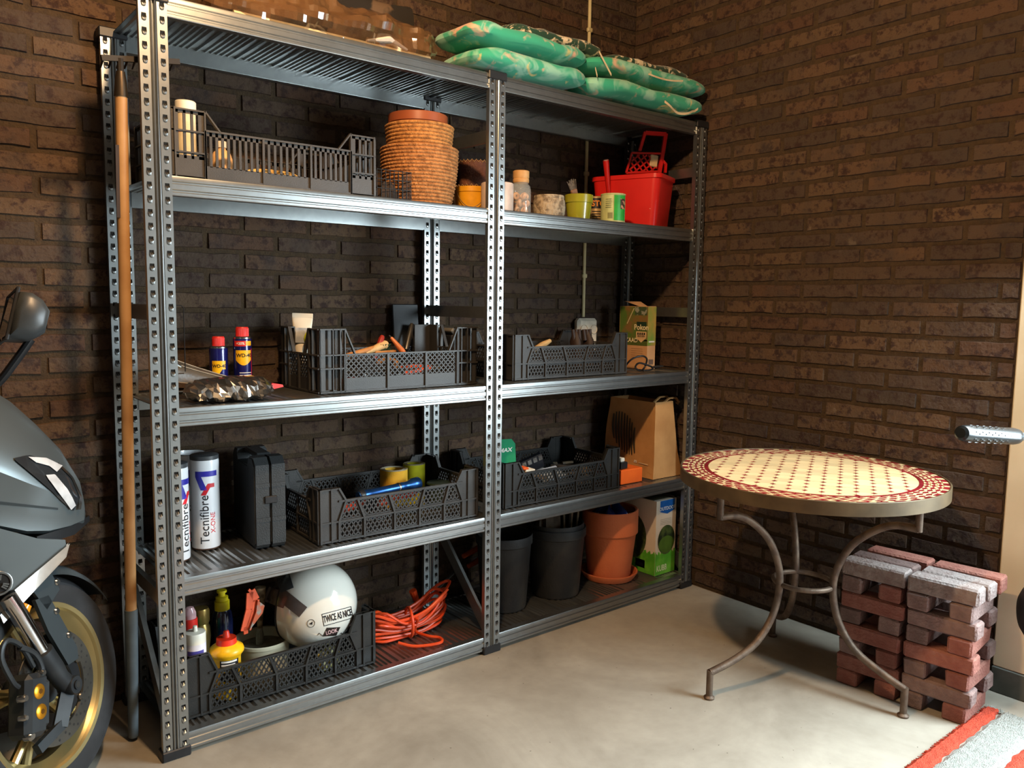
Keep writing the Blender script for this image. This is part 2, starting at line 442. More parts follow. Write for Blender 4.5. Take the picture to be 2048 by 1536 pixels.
# ================================================================== the metal shelving
def galv():
    m = bpy.data.materials.new('galvanised_steel'); m.use_nodes = True; nt = m.node_tree; N = nt.nodes; L = nt.links
    b = N['Principled BSDF']; b.inputs['Metallic'].default_value = .92
    tc = N.new('ShaderNodeTexCoord'); v = N.new('ShaderNodeTexNoise'); v.inputs['Scale'].default_value = 45; v.inputs['Detail'].default_value = 2
    L.new(tc.outputs['Object'], v.inputs['Vector'])
    n = N.new('ShaderNodeTexNoise'); n.inputs['Scale'].default_value = 9; n.inputs['Detail'].default_value = 4; L.new(tc.outputs['Object'], n.inputs['Vector'])
    mx = N.new('ShaderNodeMixRGB'); mx.inputs['Color1'].default_value = hexc('#8b8f90'); mx.inputs['Color2'].default_value = hexc('#9da1a1'); L.new(v.outputs['Fac'], mx.inputs['Fac'])
    L.new(mx.outputs['Color'], b.inputs['Base Color'])
    mr = N.new('ShaderNodeMapRange'); mr.inputs['To Min'].default_value = .26; mr.inputs['To Max'].default_value = .36
    L.new(n.outputs['Fac'], mr.inputs['Value']); L.new(mr.outputs['Result'], b.inputs['Roughness'])
    return m
M_GALV = galv()
M_BLACKPL = mat('black_plastic', '#17181a', .45, col2='#202124')

rack = thing('shelving_rack', 'two-bay galvanised steel shelving rack standing against the brick wall', 'shelving')
def post_mesh():
    mb = MB(); pit = .0335; st = .0245
    n = int((PH-.03)/pit)
    for x0 in (0.0, PW-st):
        xc = x0 + st/2
        z = .018
        mb.add([(x0,0,0),(x0+st,0,0),(x0+st,0,z),(x0,0,z)], [(0,1,2,3)])
        for k in range(n):
            zc = z + pit/2
            cell = [(x0, z), (xc, z), (x0+st, z), (x0+st, zc), (x0+st, z+pit), (xc, z+pit), (x0, z+pit), (x0, zc)]
            a, h = .0064, .0098
            hole = [(-a*.75, -h*.8), (0, -h), (a*.75, -h*.8), (a, 0), (a*.85, h), (0, h), (-a*.85, h), (-a, 0)]
            V = [(x, 0, zz) for x, zz in cell] + [(xc+x, 0, zc+zz) for x, zz in hole]
            # pressed tongue: bulges outwards below, slit above
            V += [(xc+x*.66, -.0030 if zz < h*.5 else .0045, zc-.0018+zz*.58) for x, zz in hole] + [(xc, -.0036, zc-.0030)]
            F = []; Fd = []
            for i in range(8):
                j = (i+1) % 8
                F.append((i, j, 8+j, 8+i))
                (Fd if i in (3, 4, 5, 6) else F).append((8+i, 8+j, 16+j, 16+i))
                (Fd if i in (4, 5) else F).append((16+i, 16+j, 24))
            mb.add([V[i] for i in range(25)], F)
            mb.add(V, Fd, 1)
            z += pit
        mb.add([(x0,0,z),(x0+st,0,z),(x0+st,0,PH),(x0,0,PH)], [(0,1,2,3)])
    # rounded ribs between the strips and turned-back edges
    g = [(st, 0), (st+.001, .004), (st+.002, .0045), (st+.0028, -.001), (st+.0055, -.0022), (st+.0078, -.0005), (st+.0085, .007), (st+.0105, .007), (st+.0112, -.0005), (st+.0135, -.0024), (st+.016, -.0012), (st+.0172, .0045), (PW-st, 0)]
    for i in range(len(g)-1):
        (xa, ya), (xb, yb) = g[i], g[i+1]
        mb.add([(xa,ya,0),(xb,yb,0),(xb,yb,PH),(xa,ya,PH)], [(0,1,2,3)])
    for x in (0, PW):
        mb.add([(x,0,0),(x,.016,0),(x,.016,PH),(x,0,PH)], [(0,1,2,3)])
    mb.box(PW/2-.012, PW/2-.0105, .008, .034, 0, PH); mb.box(PW/2+.0105, PW/2+.012, .008, .034, 0, PH)
    return mb.mesh('post', [M_GALV, mat('dark_slot', '#1a1815', .7)], smooth=28, recalc=False)
PM = post_mesh()
capm = MB().cbox(-.004, PW+.004, -.005, .036, 0, .028, .003).mesh('cap', M_BLACKPL)
posts = {}
for i in range(3):
    for j in range(2):
        po = link('post', PM, rack, (i*UNIT, DEP*j, 0)); posts[i, j] = po
        fc = link('foot_cap', capm, po, (0, 0, 0)); fc['label'] = 'black plastic foot cap'
        tcp = link('top_cap', capm, po, (0, 0, PH-.026)); tcp['label'] = 'black plastic top cap'
# the front plate of a rear post faces the wall as well as the room: same profile
BEAMH = .049
prof = [(.026, 0), (.0, 0), (-.0012, -.003), (-.0012, -.012), (.0022, -.0145), (.0022, -.018), (-.0012, -.0205), (-.0012, -.033), (.0022, -.0355), (.0022, -.039), (-.0012, -.0415), (-.0012, -.047), (.0, -.049), (.022, -.049), (.022, -.0475), (.026, -.0475)]
def deck_mesh(x0, x1):
    pts = []; x = x0
    pan = (x1-x0)/9
    for k in range(9):
        a = x0 + k*pan
        pts += [(a, 0), (a+.010, 0)]
        nr = 5; w = (pan-.034)/nr
        for q in range(nr):
            b = a+.012+q*w
            pts += [(b, 0), (b+w*.25, -.0045), (b+w*.55, -.0045), (b+w*.8, 0)]
        pts += [(a+pan-.012, 0), (a+pan-.009, -.006), (a+pan-.003, -.006)]
    pts.append((x1, 0))
    bot = [(x, z-.0014) for x, z in reversed(pts)]
    mb = MB(); V = [(x, .024, z) for x, z in pts] + [(x, DEP+.004, z) for x, z in pts] + [(x, .024, z-.0016) for x, z in pts] + [(x, DEP+.004, z-.0016) for x, z in pts]
    n = len(pts); F = []
    for i in range(n-1):
        F += [(i, i+1, n+i+1, n+i), (2*n+i, 3*n+i, 3*n+i+1, 2*n+i+1), (i, 2*n+i, 2*n+i+1, i+1), (n+i, n+i+1, 3*n+i+1, 3*n+i)]
    return mb.add(V, F)
BX = [(PW-.004, UNIT+.004), (UNIT+PW-.004, 2*UNIT+.004)]
dm = [deck_mesh(PW*.5 if b == 0 else UNIT+PW*.5+.002, UNIT+PW*.5-.002 if b == 0 else 2*UNIT+PW*.5).mesh('deck', M_GALV, smooth=0) for b in range(2)]
fb = [MB().prism(prof, BX[b][0], BX[b][1], 'x').mesh('beam', M_GALV, smooth=25) for b in range(2)]
rb_ = [MB().prism([(-y, z) for y, z in prof], BX[b][0], BX[b][1], 'x').mesh('beam', M_GALV, smooth=25) for b in range(2)]
for z in (S1, S2, S3, S4, S5):
    for b in range(2):
        sh = link('shelf', dm[b], rack, (0, 0, z-.0005))
        link('front_beam', fb[b], sh, (0, .004, .0005))
        link('rear_beam', rb_[b], sh, (0, DEP+.026, .0005))
def side_rail(X, z, h=.04):
    y0, y1 = .036, DEP
    P = [(X-.008, z), (X+.006, z), (X+.006, z-.004), (X-.004, z-.006), (X-.004, z-h*.45), (X, z-h*.5), (X-.004, z-h*.55), (X-.004, z-h+.006), (X+.006, z-h+.004), (X+.006, z-h), (X-.008, z-h)]
    MB().prism(P, y0, y1, 'y').build('side_rail', M_GALV, rack, smooth=0)
for i, X in enumerate((.018, UNIT+.03, 2*UNIT+.045)):
    for z in ((1.80, 1.215, .52-.06) if i else (1.215, .52-.06)): side_rail(X, z)
    mb = MB(); mb.bar((X, DEP+.0, .42), (X, .04, .085), .042, .003, up=(1, 0, 0)); mb.bar((X+.006, DEP+.0, .441), (X+.006, .04, .106), .003, .014, up=(1, 0, 0))
    mb.build('brace', M_GALV, rack, smooth=0)
# ================================================================== plastic crates
def clip_line(poly, px0, py0, dx, dy):
    t0, t1 = -1e9, 1e9; n = len(poly)
    ar = sum(poly[i][0]*poly[(i+1) % n][1]-poly[(i+1) % n][0]*poly[i][1] for i in range(n))
    pl = poly if ar > 0 else poly[::-1]
    for i in range(n):
        (ax, ay), (bx, by) = pl[i], pl[(i+1) % n]
        nx, ny = -(by-ay), (bx-ax)
        den = nx*dx + ny*dy; num = nx*(px0-ax) + ny*(py0-ay)
        if abs(den) < 1e-9:
            if num < 0: return None
            continue
        t = -num/den
        if den > 0: t0 = max(t0, t)
        else: t1 = min(t1, t)
    return (t0, t1) if t1 - t0 > 1e-3 else None
def lattice(mb, poly, step, ang, bw, th, y=.002):
    us = [p[0] for p in poly]; zs = [p[1] for p in poly]
    cx, cy = (min(us)+max(us))/2, (min(zs)+max(zs))/2
    R = math.hypot(max(us)-min(us), max(zs)-min(zs))
    for sgn in (1, -1):
        dx, dy = cos(ang), sin(ang)*sgn
        nx, ny = -dy, dx
        k = int(R/step)+1
        for i in range(-k, k+1):
            r = clip_line(poly, cx+nx*i*step, cy+ny*i*step, dx, dy)
            if not r: continue
            a = (cx+nx*i*step+dx*r[0], y, cy+ny*i*step+dy*r[0]); b = (cx+nx*i*step+dx*r[1], y, cy+ny*i*step+dy*r[1])
            mb.bar(a, b, bw, th, up=(0, 1, 0))
def crate_side(L, H, hr, style, cw):
    """frame mesh builder + list of lattice mesh builders; outer face towards -y"""
    fr = MB(); lats = []; t = .004
    rail = lambda z, a, b, w=.006: fr.box(a, b, -.005, t, z-w/2, z+w/2)
    rib = lambda u0, z0, u1, z1, w=.006: fr.bar((u0, -.0005, z0), (u1, -.0005, z1), w, .011, up=(0, 1, 0))
    inset = .024
    for s in (0, 1):
        m = (lambda u: u) if s == 0 else (lambda u: L-u)
        if style == 'slant':
            P = [(m(0), 0), (m(cw), 0), (m(cw), hr*.5), (m(cw+inset), hr), (m(cw), H), (m(0), H)]
            fr.prism([(u, z) for u, z in P], 0, t, 'y')
            rib(m(.003), 0, m(.003), H); rib(m(cw*.62), 0, m(cw*.62), H); rib(m(cw+inset), hr, m(cw), H); 
            fr.box(min(m(0), m(cw)), max(m(0), m(cw)), -.005, .012, H-.004, H)
        elif style == 'mesh':
            fr.prism([(m(0), 0), (m(.018), 0), (m(.018), H), (m(0), H)], 0, t, 'y')
            for u in (.042, .066, cw): rib(m(u), 0, m(u), H, .003)
            fr.prism([(m(.015), 0), (m(cw), 0), (m(cw), H), (m(.015), H)], .016, .019, 'y')
            for z in (.004, .075, hr, H-.002): fr.box(min(m(0), m(cw)), max(m(0), m(cw)), -.006, .016, z-.002, z+.002)
            rib(m(cw), H, m(cw+.035), hr, .004)
        else:
            for (z0, z1) in ((0, .058), (.098-.036, .066), (.116, .122), (H-.012, H)):
                fr.box(min(m(0), m(cw)), max(m(0), m(cw)), 0, t, z0, z1)
            for (ua, ub) in ((0, .012), (.024, .031), (.043, .050), (.062, cw)): fr.box(min(m(ua), m(ub)), max(m(ua), m(ub)), 0, t, .05, H)
            for z in (.003, .0655, .119, H-.003): rail(z, min(m(0), m(cw)), max(m(0), m(cw)), .004)
            rib(m(.002), 0, m(.002), H, .004); rib(m(cw), 0, m(cw), H, .004); rib(m(cw), H, m(cw+.04), hr, .004)
    if style == 'slant':
        rail(.004, 0, L); rail(hr*.5, 0, L, .005); rail(hr, cw, L-cw, .006)
        lo = [cw, L*.255, L*.44, L*.60, L*.765, L-cw] if L > .45 else [cw, L*.5, L-cw]
        up = [cw+inset, L*.215, L*.405, L*.635, L*.80, L-cw-inset] if L > .45 else [cw+inset, L*.5, L-cw-inset]
        for k in range(len(lo)):
            rib(lo[k], 0, lo[k], hr*.5); rib(lo[k], hr*.5, up[k], hr)
        for k in range(len(lo)-1):
            for poly in ([(lo[k]+.006, .009), (lo[k+1]-.006, .009), (lo[k+1]-.006, hr*.5-.005), (lo[k]+.006, hr*.5-.005)],
                         [(lo[k]+.006, hr*.5+.005), (lo[k+1]-.006, hr*.5+.005), (up[k+1]-.006, hr-.006), (up[k]+.006, hr-.006)]):
                q = MB(); lattice(q, poly, .0128, radians(58), .0042, .003); lats.append(q)
                c = [(poly[i], poly[(i+1) % 4]) for i in range(4)]
                for (a, b) in c: q.bar((a[0], .002, a[1]), (b[0], .002, b[1]), .004, .003, up=(0, 1, 0))
    elif style == 'mesh':
        rail(.003, 0, L); rail(hr, cw, L-cw, .005)
        fr.box(cw, L-cw, 0, t, 0, .044)
        e = [cw, cw+(L-2*cw)*.36, cw+(L-2*cw)*.70, L-cw] if L > .45 else [cw, L*.5, L-cw]
        for u in e: rib(u, 0, u, hr, .008)
        for k in range(len(e)-1):
            q = MB(); poly = [(e[k]+.004, .044), (e[k+1]-.004, .044), (e[k+1]-.004, hr-.002), (e[k]+.004, hr-.002)]
            lattice(q, poly, .0125, radians(45), .0034, .003); lats.append(q)
    else:
        rail(.003, 0, L); rail(hr, cw, L-cw, .005)
        fr.box(cw, L-cw, 0, t, 0, .036)
        e = [cw, cw+(L-2*cw)*.37, cw+(L-2*cw)*.70, L-cw] if L > .45 else [cw, L*.5, L-cw]
        for u in e: rib(u, 0, u, hr, .006)
        for k in range(len(e)-1):
            q = MB(); n = max(3, int((e[k+1]-e[k])/.0155)); a0 = e[k]; st = (e[k+1]-e[k])/n
            for i in range(n+1): q.box(a0+i*st-.0035, a0+i*st+.0035, 0, t, .034, hr)
            q.box(e[k], e[k+1], 0, t, hr-.012, hr)
            lats.append(q)
    return fr, lats
def crate(label, fl, fr_, W, H, hr, style, cw, m, pname):
    fl = Vector(fl); fr_ = Vector(fr_); L = (fr_-fl).length
    rz = atan2(fr_.y-fl.y, fr_.x-fl.x)
    t = thing('plastic_crate', label, 'crate', fl, rz)
    b = MB(); b.box(.004, L-.004, .004, W-.004, .004, .009)
    b.box(.012, L-.012, .012, .02, 0, .004); b.box(.012, L-.012, W-.02, W-.012, 0, .004)
    b.build('base', m, t, smooth=0)
    for (ln, loc, rot) in ((L, (0, 0, 0), 0), (L, (L, W, 0), pi), (W, (L, 0, 0), pi/2), (W, (0, W, 0), -pi/2)):
        f, lats = crate_side(ln, H, hr, style, cw if ln == L else min(cw, .07))
        so = f.build('side_panel', m, t, loc, (0, 0, rot), smooth=0)
        for q in lats: q.build(pname, m, so, smooth=0)
    return t
M_CR_GREY = mat('grey_crate_plastic', '#39342e', .45, col2='#302c27', scale=12, bump=.08, bscale=300)
M_CR_DK = mat('charcoal_crate_plastic', '#323130', .45, col2='#2a2928', scale=12, bump=.08, bscale=300)
M_CR_BLK = mat('black_crate_plastic', '#191a1a', .45, col2='#232322', scale=12, bump=.08, bscale=300)
E1 = .0012
def shelf_pt(x, y, z): 
    q = pz(x, y, z); return Vector((q.x, q.y, z+E1))
crate('grey slotted crate on the shelf below the top, beside the rope basket', (.083, .03, S4+E1), (.660, .03, S4+E1), .345, .175, .125, 'slot', .078, M_CR_GREY, 'slotted_panel')
crate('charcoal crate full of tools beside the blue spray cans', (.502, .083, S3+E1), (1.084, .078, S3+E1), .288, .196, .116, 'mesh', .082, M_CR_DK, 'lattice_panel')
crate('charcoal crate on the third shelf below the wall socket', (1.262, .09, S3+E1), (1.845, .085, S3+E1), .31, .165, .118, 'slant', .062, M_CR_DK, 'lattice_panel')
crate('charcoal crate holding a blue torch and yellow sandpaper rolls', (.482, .055, S2+E1), (1.062, .04, S2+E1), .325, .168, .126, 'slant', .062, M_CR_DK, 'lattice_panel')
crate('dusty black crate of odds and ends beside the orange box', (1.196, .055, S2+E1), (1.775, .045, S2+E1), .34, .163, .118, 'slant', .062, M_CR_BLK, 'lattice_panel')
crate('black crate of bottles and glue with a helmet, on the lowest shelf', (.085, .072, S1+E1), (.672, .068, S1+E1), .34, .175, .118, 'slant', .062, M_CR_BLK, 'lattice_panel')
# ================================================================== wall conduit and socket
M_CONDUIT = mat('cream_conduit', '#c9be94', .5, col2='#b8ac82', scale=8)
M_SOCKET = mat('white_socket', '#d9d2c2', .4)
M_DARK = mat('dark_slot', '#1a1815', .7)
M_STEEL = mat('bright_steel', '#b9bcbc', .25, 1.0, col2='#a0a3a3')
cx_ = 1.925
t = thing('electrical_conduit', 'cream plastic conduit pipe running down the brick wall', 'pipe', (cx_, YW-.0115, 1.168))
MB().tube([(0, 0, 0), (0, 0, .6), (0, 0, 1.2), (0, 0, 1.59)], .0075, 12).build('pipe', M_CONDUIT, t)
for z in (.18, .62, 1.22):
    mb = MB(); mb.cbox(-.013, .013, -.009, .006, z-.009, z+.009, .003); mb.build('clip', M_CONDUIT, t)
t = thing('wall_socket', 'white double wall socket at the foot of the cream conduit', 'socket', (cx_, YW, 1.085))
MB().cbox(-.06, .06, -.048, -.009, -.075, .078, .012).build('housing', M_SOCKET, t)
for x in (-.03, .03):
    mb = MB(); mb.lathe([(.0, -.004), (.017, -.004), (.02, .0), (.02, .003)], 20)
    o = mb.build('outlet', M_SOCKET, t, (x, -.049, .03), (pi/2, 0, 0))
    MB().lathe([(0, 0), (.003, 0), (.003, .002), (0, .002)], 8, cx=-.007).lathe([(0, 0), (.003, 0), (.003, .002), (0, .002)], 8, cx=.007).build('pin_hole', M_DARK, o, (0, 0, -.004))

def cyl(x0, x1, Y, ymid=400):
    """centre (X, Y) and radius of a round thing seen between pixel columns x0 and x1, standing at depth Y"""
    P = py((x0+x1)/2, ymid, Y); d = (P-CAM).dot(C_F)
    return P.x, Y, (x1-x0)/2*d/F_PX
def zat(x, y, Y): return py(x, y, Y).z

# ================================================================== top shelf: cushions and wrapped bundle
def floral(name, c1, c2, c3, c4, sc, k=0.0):
    m = bpy.data.materials.new(name); m.use_nodes = True; nt = m.node_tree; N = nt.nodes; L = nt.links
    b = N['Principled BSDF']; b.inputs['Roughness'].default_value = .85; b.inputs['Sheen Weight'].default_value = .2
    tc = N.new('ShaderNodeTexCoord'); oi = N.new('ShaderNodeObjectInfo')
    ad = N.new('ShaderNodeVectorMath'); ad.operation = 'ADD'; cmb = N.new('ShaderNodeCombineXYZ'); ml = N.new('ShaderNodeMath'); ml.operation = 'MULTIPLY'; ml.inputs[1].default_value = 9
    L.new(oi.outputs['Random'], ml.inputs[0]); L.new(ml.outputs[0], cmb.inputs[0]); L.new(ml.outputs[0], cmb.inputs[1])
    L.new(tc.outputs['Object'], ad.inputs[0]); L.new(cmb.outputs[0], ad.inputs[1])
    cur = None
    base = N.new('ShaderNodeRGB'); base.outputs[0].default_value = hexc(c1); cur = base.outputs[0]
    for i, (c, s, lo, hi, off) in enumerate(((c2, sc, .50, .60, 0), (c3, sc*1.3, .60, .70, 5), (c4, sc*1.5, .63, .72, 11))):
        n = N.new('ShaderNodeTexNoise'); n.inputs['Scale'].default_value = s; n.inputs['Detail'].default_value = 3; n.inputs['Distortion'].default_value = 1.2
        mp = N.new('ShaderNodeVectorMath'); mp.operation = 'ADD'; mp.inputs[1].default_value = (off, off*.7, 0); L.new(ad.outputs[0], mp.inputs[0]); L.new(mp.outputs[0], n.inputs['Vector'])
        r = N.new('ShaderNodeValToRGB'); r.color_ramp.elements[0].position = lo-k; r.color_ramp.elements[0].color = (0,0,0,1); r.color_ramp.elements[1].position = hi-k*1.5; r.color_ramp.elements[1].color = (1,1,1,1)
        L.new(n.outputs['Fac'], r.inputs['Fac'])
        mx = N.new('ShaderNodeMixRGB'); L.new(r.outputs['Color'], mx.inputs['Fac']); L.new(cur, mx.inputs['Color1']); mx.inputs['Color2'].default_value = hexc(c); cur = mx.outputs['Color']
    L.new(cur, b.inputs['Base Color'])
    return m
M_FLORAL = floral('green_floral_fabric', '#2b9c7c', '#86bda6', '#cfa48a', '#d8bf78', 8)
M_LEAFY = floral('dark_leaf_fabric', '#0f3a2c', '#123f30', '#d8c8ac', '#e6d8c0', 16, .055)
M_RIBBON = mat('cream_ribbon', '#dcc9a6', .8)
def sp(c, e): return math.copysign(abs(c)**e, c)
def pad(L_, W, T, seed, e1=.35, e2=.75, wob=.006, nu=40, nv=18):
    r = random.Random(seed); ph = [r.uniform(0, 6.28) for _ in range(6)]
    mb = MB()
    def fn(a, b):
        th = 2*pi*a; f = -pi/2 + pi*b
        x = L_/2*sp(cos(f), e2)*sp(cos(th), e1); y = W/2*sp(cos(f), e2)*sp(sin(th), e1); z = T/2*sp(sin(f), e2)
        w = wob*(sin(9*x/L_*2+ph[0])*.6 + sin(17*x/L_+5*y/W+ph[1])*.4)
        return (x + wob*.8*sin(y/W*7+ph[2]), y + wob*sin(x/L_*11+ph[3]), z*(1+.10*sin(x/L_*8+ph[4])) + w*(1 if abs(z) > T*.2 else .3))
    return mb.grid(fn, nu, nv, cu=True)
def cushion(label, x0, x1, y0, z0, T, W, seed, m, group, tilt=0.0):
    t = thing('seat_cushion', label, 'cushion', ((x0+x1)/2, y0+W/2, z0), 0, group, rot=(tilt, 0, 0))
    pad(x1-x0, W, T, seed).build('pad', m, t, (0, 0, T/2))
    return t
G_ = 'seat cushions on the top shelf'
c1_ = cushion('green floral cushion at the bottom left of the cushion pile', 1.0, 1.505, -.035, S5+.013, .074, .26, 1, M_FLORAL, G_)
c2_ = cushion('green floral cushion at the bottom right of the cushion pile', 1.505, 2.165, -.045, S5+.013, .074, .30, 2, M_FLORAL, G_)
c3_ = cushion('green floral cushion at the top left of the pile, nearest the wrapped bundle', .985, 1.525, -.022, S5+.095, .070, .26, 3, M_FLORAL, G_)
c4_ = cushion('green floral cushion at the top right of the pile, nearest the corner', 1.52, 2.205, -.03, S5+.095, .070, .30, 4, M_FLORAL, G_)
cushion('dark leaf-print cushion lying on the left green cushions', 1.24, 1.66, .06, S5+.176, .06, .24, 5, M_LEAFY, G_, .12)
cushion('dark leaf-print cushion lying on the right green cushions', 1.72, 2.19, .06, S5+.175, .052, .24, 6, M_LEAFY, G_, .10)
def ribbon(parent, pts, w=.009):
    mb = MB(); n = len(pts)
    V = []
    for i, p in enumerate(pts):
        V += [(p[0], p[1]-.0012, p[2]-w/2), (p[0], p[1]-.0012, p[2]+w/2), (p[0], p[1]+.0012, p[2]+w/2), (p[0], p[1]+.0012, p[2]-w/2)]
    F = []
    for i in range(n-1):
        for k in range(4): F.append((i*4+k, i*4+(k+1) % 4, (i+1)*4+(k+1) % 4, (i+1)*4+k))
    mb.add(V, F); return mb.build('tie_ribbon', M_RIBBON, parent)
ribbon(c2_, [(.05+.017*i, -.148-.004*sin(i), .018-.030*sin(i*.28) if i < 11 else .012+.012*(i-11)) for i in range(13)])
ribbon(c4_, [(-.06+.022*i, -.150, .026-.0105*sin(i*.3)+.0016*i) for i in range(12)], .006)
ribbon(c4_, [(-.325+.008*i, -.150, .055-.0085*i) for i in range(9)], .008)
ribbon(c1_, [(.262+.002*i, -.131, .075-.005*i) for i in range(6)], .008)

# bundle wrapped in clear plastic
M_CLEAR = mat('clear_brown_plastic', '#7a5632', .07, alpha=.48, spec=.9, scale=3, coat=1.0)
M_DKCLOTH = mat('dark_brown_cloth', '#2e2118', .85, col2='#17110d', scale=14, bump=.3)
M_TANCLOTH = mat('mottled_dark_cloth', '#1c1712', .9, col2='#5a4632', scale=9, lo=.52, hi=.58)
t = thing('wrapped_bundle', 'long bundle wrapped in clear shiny plastic on the top shelf', 'bundle', (.56, .13, S5+.002))
mb = MB()
def bag(a, b):
    s = -0.37 + .75*a; th = 2*pi*b
    R = .070*(1-.65*abs(2*a-1)**6) * (1 + .10*sin(5*th+9*a) + .10*sin(23*a+2*th) + .08*sin(41*a-3*th) + RND.uniform(-.045, .045))
    if a > .93: R *= 1 - (a-.93)*5
    return (s, R*1.35*cos(th), max(.003, .062 + R*.95*sin(th)))
mb.grid(bag, 70, 26, cv=True); mb.build('plastic_wrap', M_CLEAR, t, smooth=13)
MB().tube([(-.34, .02, .045), (-.1, .01, .06), (.12, 0, .055), (.30, .0, .045)], [.025, .042, .045, .03], 12).build('dark_roll', M_DKCLOTH, t)
MB().tube([(-.30, -.055, .02), (.33, -.05, .022)], .008, 8).build('pole', mat('cream_pole', '#c9b58c', .5), t)
MB().tube([(.10, -.06, .03), (.17, -.062, .045), (.24, -.058, .03)], [.006, .022, .008], 8, flat=.5).build('foil_sticker', mat('pale_film', '#cfc7bb', .3), t)
t = thing('folded_textile', 'dark mottled folded textile behind the plastic-wrapped bundle', 'textile', (.62, .325, S5+.016))
def txt(a, b):
    th = 2*pi*b; x = -.33+.66*a
    return (x, .060*sp(cos(th), .5)*(1+.06*sin(9*a)), .118 + .116*sp(sin(th), .6)*(1+.05*sin(14*a+3*th)))
mb = MB(); mb.grid(txt, 40, 20, cv=True); tb = mb.build('roll', M_TANCLOTH, t)
for s in (0, 39): pass
for x, sgn in ((-.33, -1), (.33, 1)):
    MB().tube([(x-.004*sgn, 0, .118), (x+.004*sgn, 0, .118)], [.09, .08], 16, flat=.55).build('roll_end', M_TANCLOTH, t)

# ================================================================== second shelf from the top
M_WHITEPL = mat('white_plastic', '#dcd6c6', .4, col2='#d0c9b8', scale=6)
M_ROPE = mat('sea_grass_rope', '#b07a48', .9, col2='#8a5a30', scale=60, bump=.5, bscale=220)
M_ROPE2 = mat('plaited_rope', '#b98248', .9, col2='#8f6032', scale=70, bump=.5, bscale=260)
M_TERRA_D = mat('brown_glazed_pot', '#8a4a2c', .35, col2='#7a3e24', scale=5)
# white container with cap in the slotted crate
X, Y, r = cyl(350, 391, .19, 215); zt = zat(370, 203, .19)
t = thing('cardboard_tube', 'white round container with a cap standing in the grey slotted crate', 'container', (X, Y, S4+.0115))
h = zt - S4 - .0115
MB().lathe([(0, 0), (r*.93, 0), (r*.93, h-.03), (r*.8, h-.03), (0, h-.03)], 28).build('body', mat('ivory_card', '#d8c9a4', .6), t)
MB().lathe([(r, h-.034), (r, h-.003), (r-.003, h), (0, h), (0, h-.006), (r*.97, h-.02)], 28).build('cap', M_WHITEPL, t)
mb = MB(); patch(mb, cyl_map(r*.935, h-.085), -.03, .03, -.0012, .0012, 14, 2); mb.build('red_stripe', mat('red_print', '#a03028', .6), t)
# pale bottle and yellow cloth in the same crate
t = thing('plastic_bottle', 'pale round-shouldered bottle beside the white container in the slotted crate', 'bottle', (.24, .13, S4+.0115))
MB().lathe([(0, 0), (.026, 0), (.028, .006), (.028, .065), (.022, .082), (.011, .09), (.011, .1), (0, .1)], 24).build('body', mat('pale_tan_plastic', '#e0b27c', .45), t)
MB().lathe([(.013, .095), (.013, .112), (0, .114)], 16).build('cap', M_WHITEPL, t)
t = thing('cleaning_cloth', 'crumpled yellowish cloth lying in the grey slotted crate', 'cloth', (.40, .15, S4+.0115))
def clo(a, b):
    th = 2*pi*a; f = pi/2*b
    return (.115*cos(th)*cos(f)*(1+.12*sin(5*th)), .08*sin(th)*cos(f)*(1+.1*sin(4*th+1)), .044*sin(f)*(1+.35*sin(6*th+3)*cos(f)+.2*sin(11*th))+.001)
MB().grid(clo, 44, 9, cu=True).build('cloth', mat('yellow_cloth', '#d2b06a', .9, col2='#a98a4c', scale=18, bump=.3), t)
# black wire basket
A = py(752, 385, .035); B = py(822, 385, .035)
x0, x1 = A.x+.004, B.x; y0, y1 = .035, .088; hb = .088
t = thing('wire_basket', 'small black wire basket between the slotted crate and the rope basket', 'basket', (x0, y0, S4+.002))
mb = MB(); W_, D_ = x1-x0, y1-y0
for k in range(4):
    z = .0025+ (hb-.005)*k/3
    mb.tube([(0, 0, z), (W_, 0, z), (W_, D_, z), (0, D_, z)], .0014, 6, closed=True)
for i in range(9):
    u = W_*i/8; mb.tube([(u, 0, .0025), (u, 0, hb)], .0012, 6); mb.tube([(u, D_, .0025), (u, D_, hb)], .0012, 6); mb.tube([(u, 0, .0025), (u, D_, .0025)], .0012, 6)
for i in range(1, 7):
    v = D_*i/7; mb.tube([(0, v, .0025), (0, v, hb)], .0012, 6); mb.tube([(W_, v, .0025), (W_, v, hb)], .0012, 6)
mb.build('wire_mesh', mat('black_wire', '#1c1712', .4, .6), t)
t = thing('crumpled_rag', 'dark crumpled rag inside the black wire basket', 'rag', (x0+W_*.42, y0+D_*.5, S4+.0055))
MB().grid(lambda a, b: (.036*cos(2*pi*a)*cos(pi/2*b)*(1+.15*sin(10*pi*a)), .021*sin(2*pi*a)*cos(pi/2*b), .05*sin(pi/2*b)*(1+.3*sin(8*pi*a)*cos(pi/2*b))), 36, 9, cu=True).build('rag', M_DKCLOTH, t)
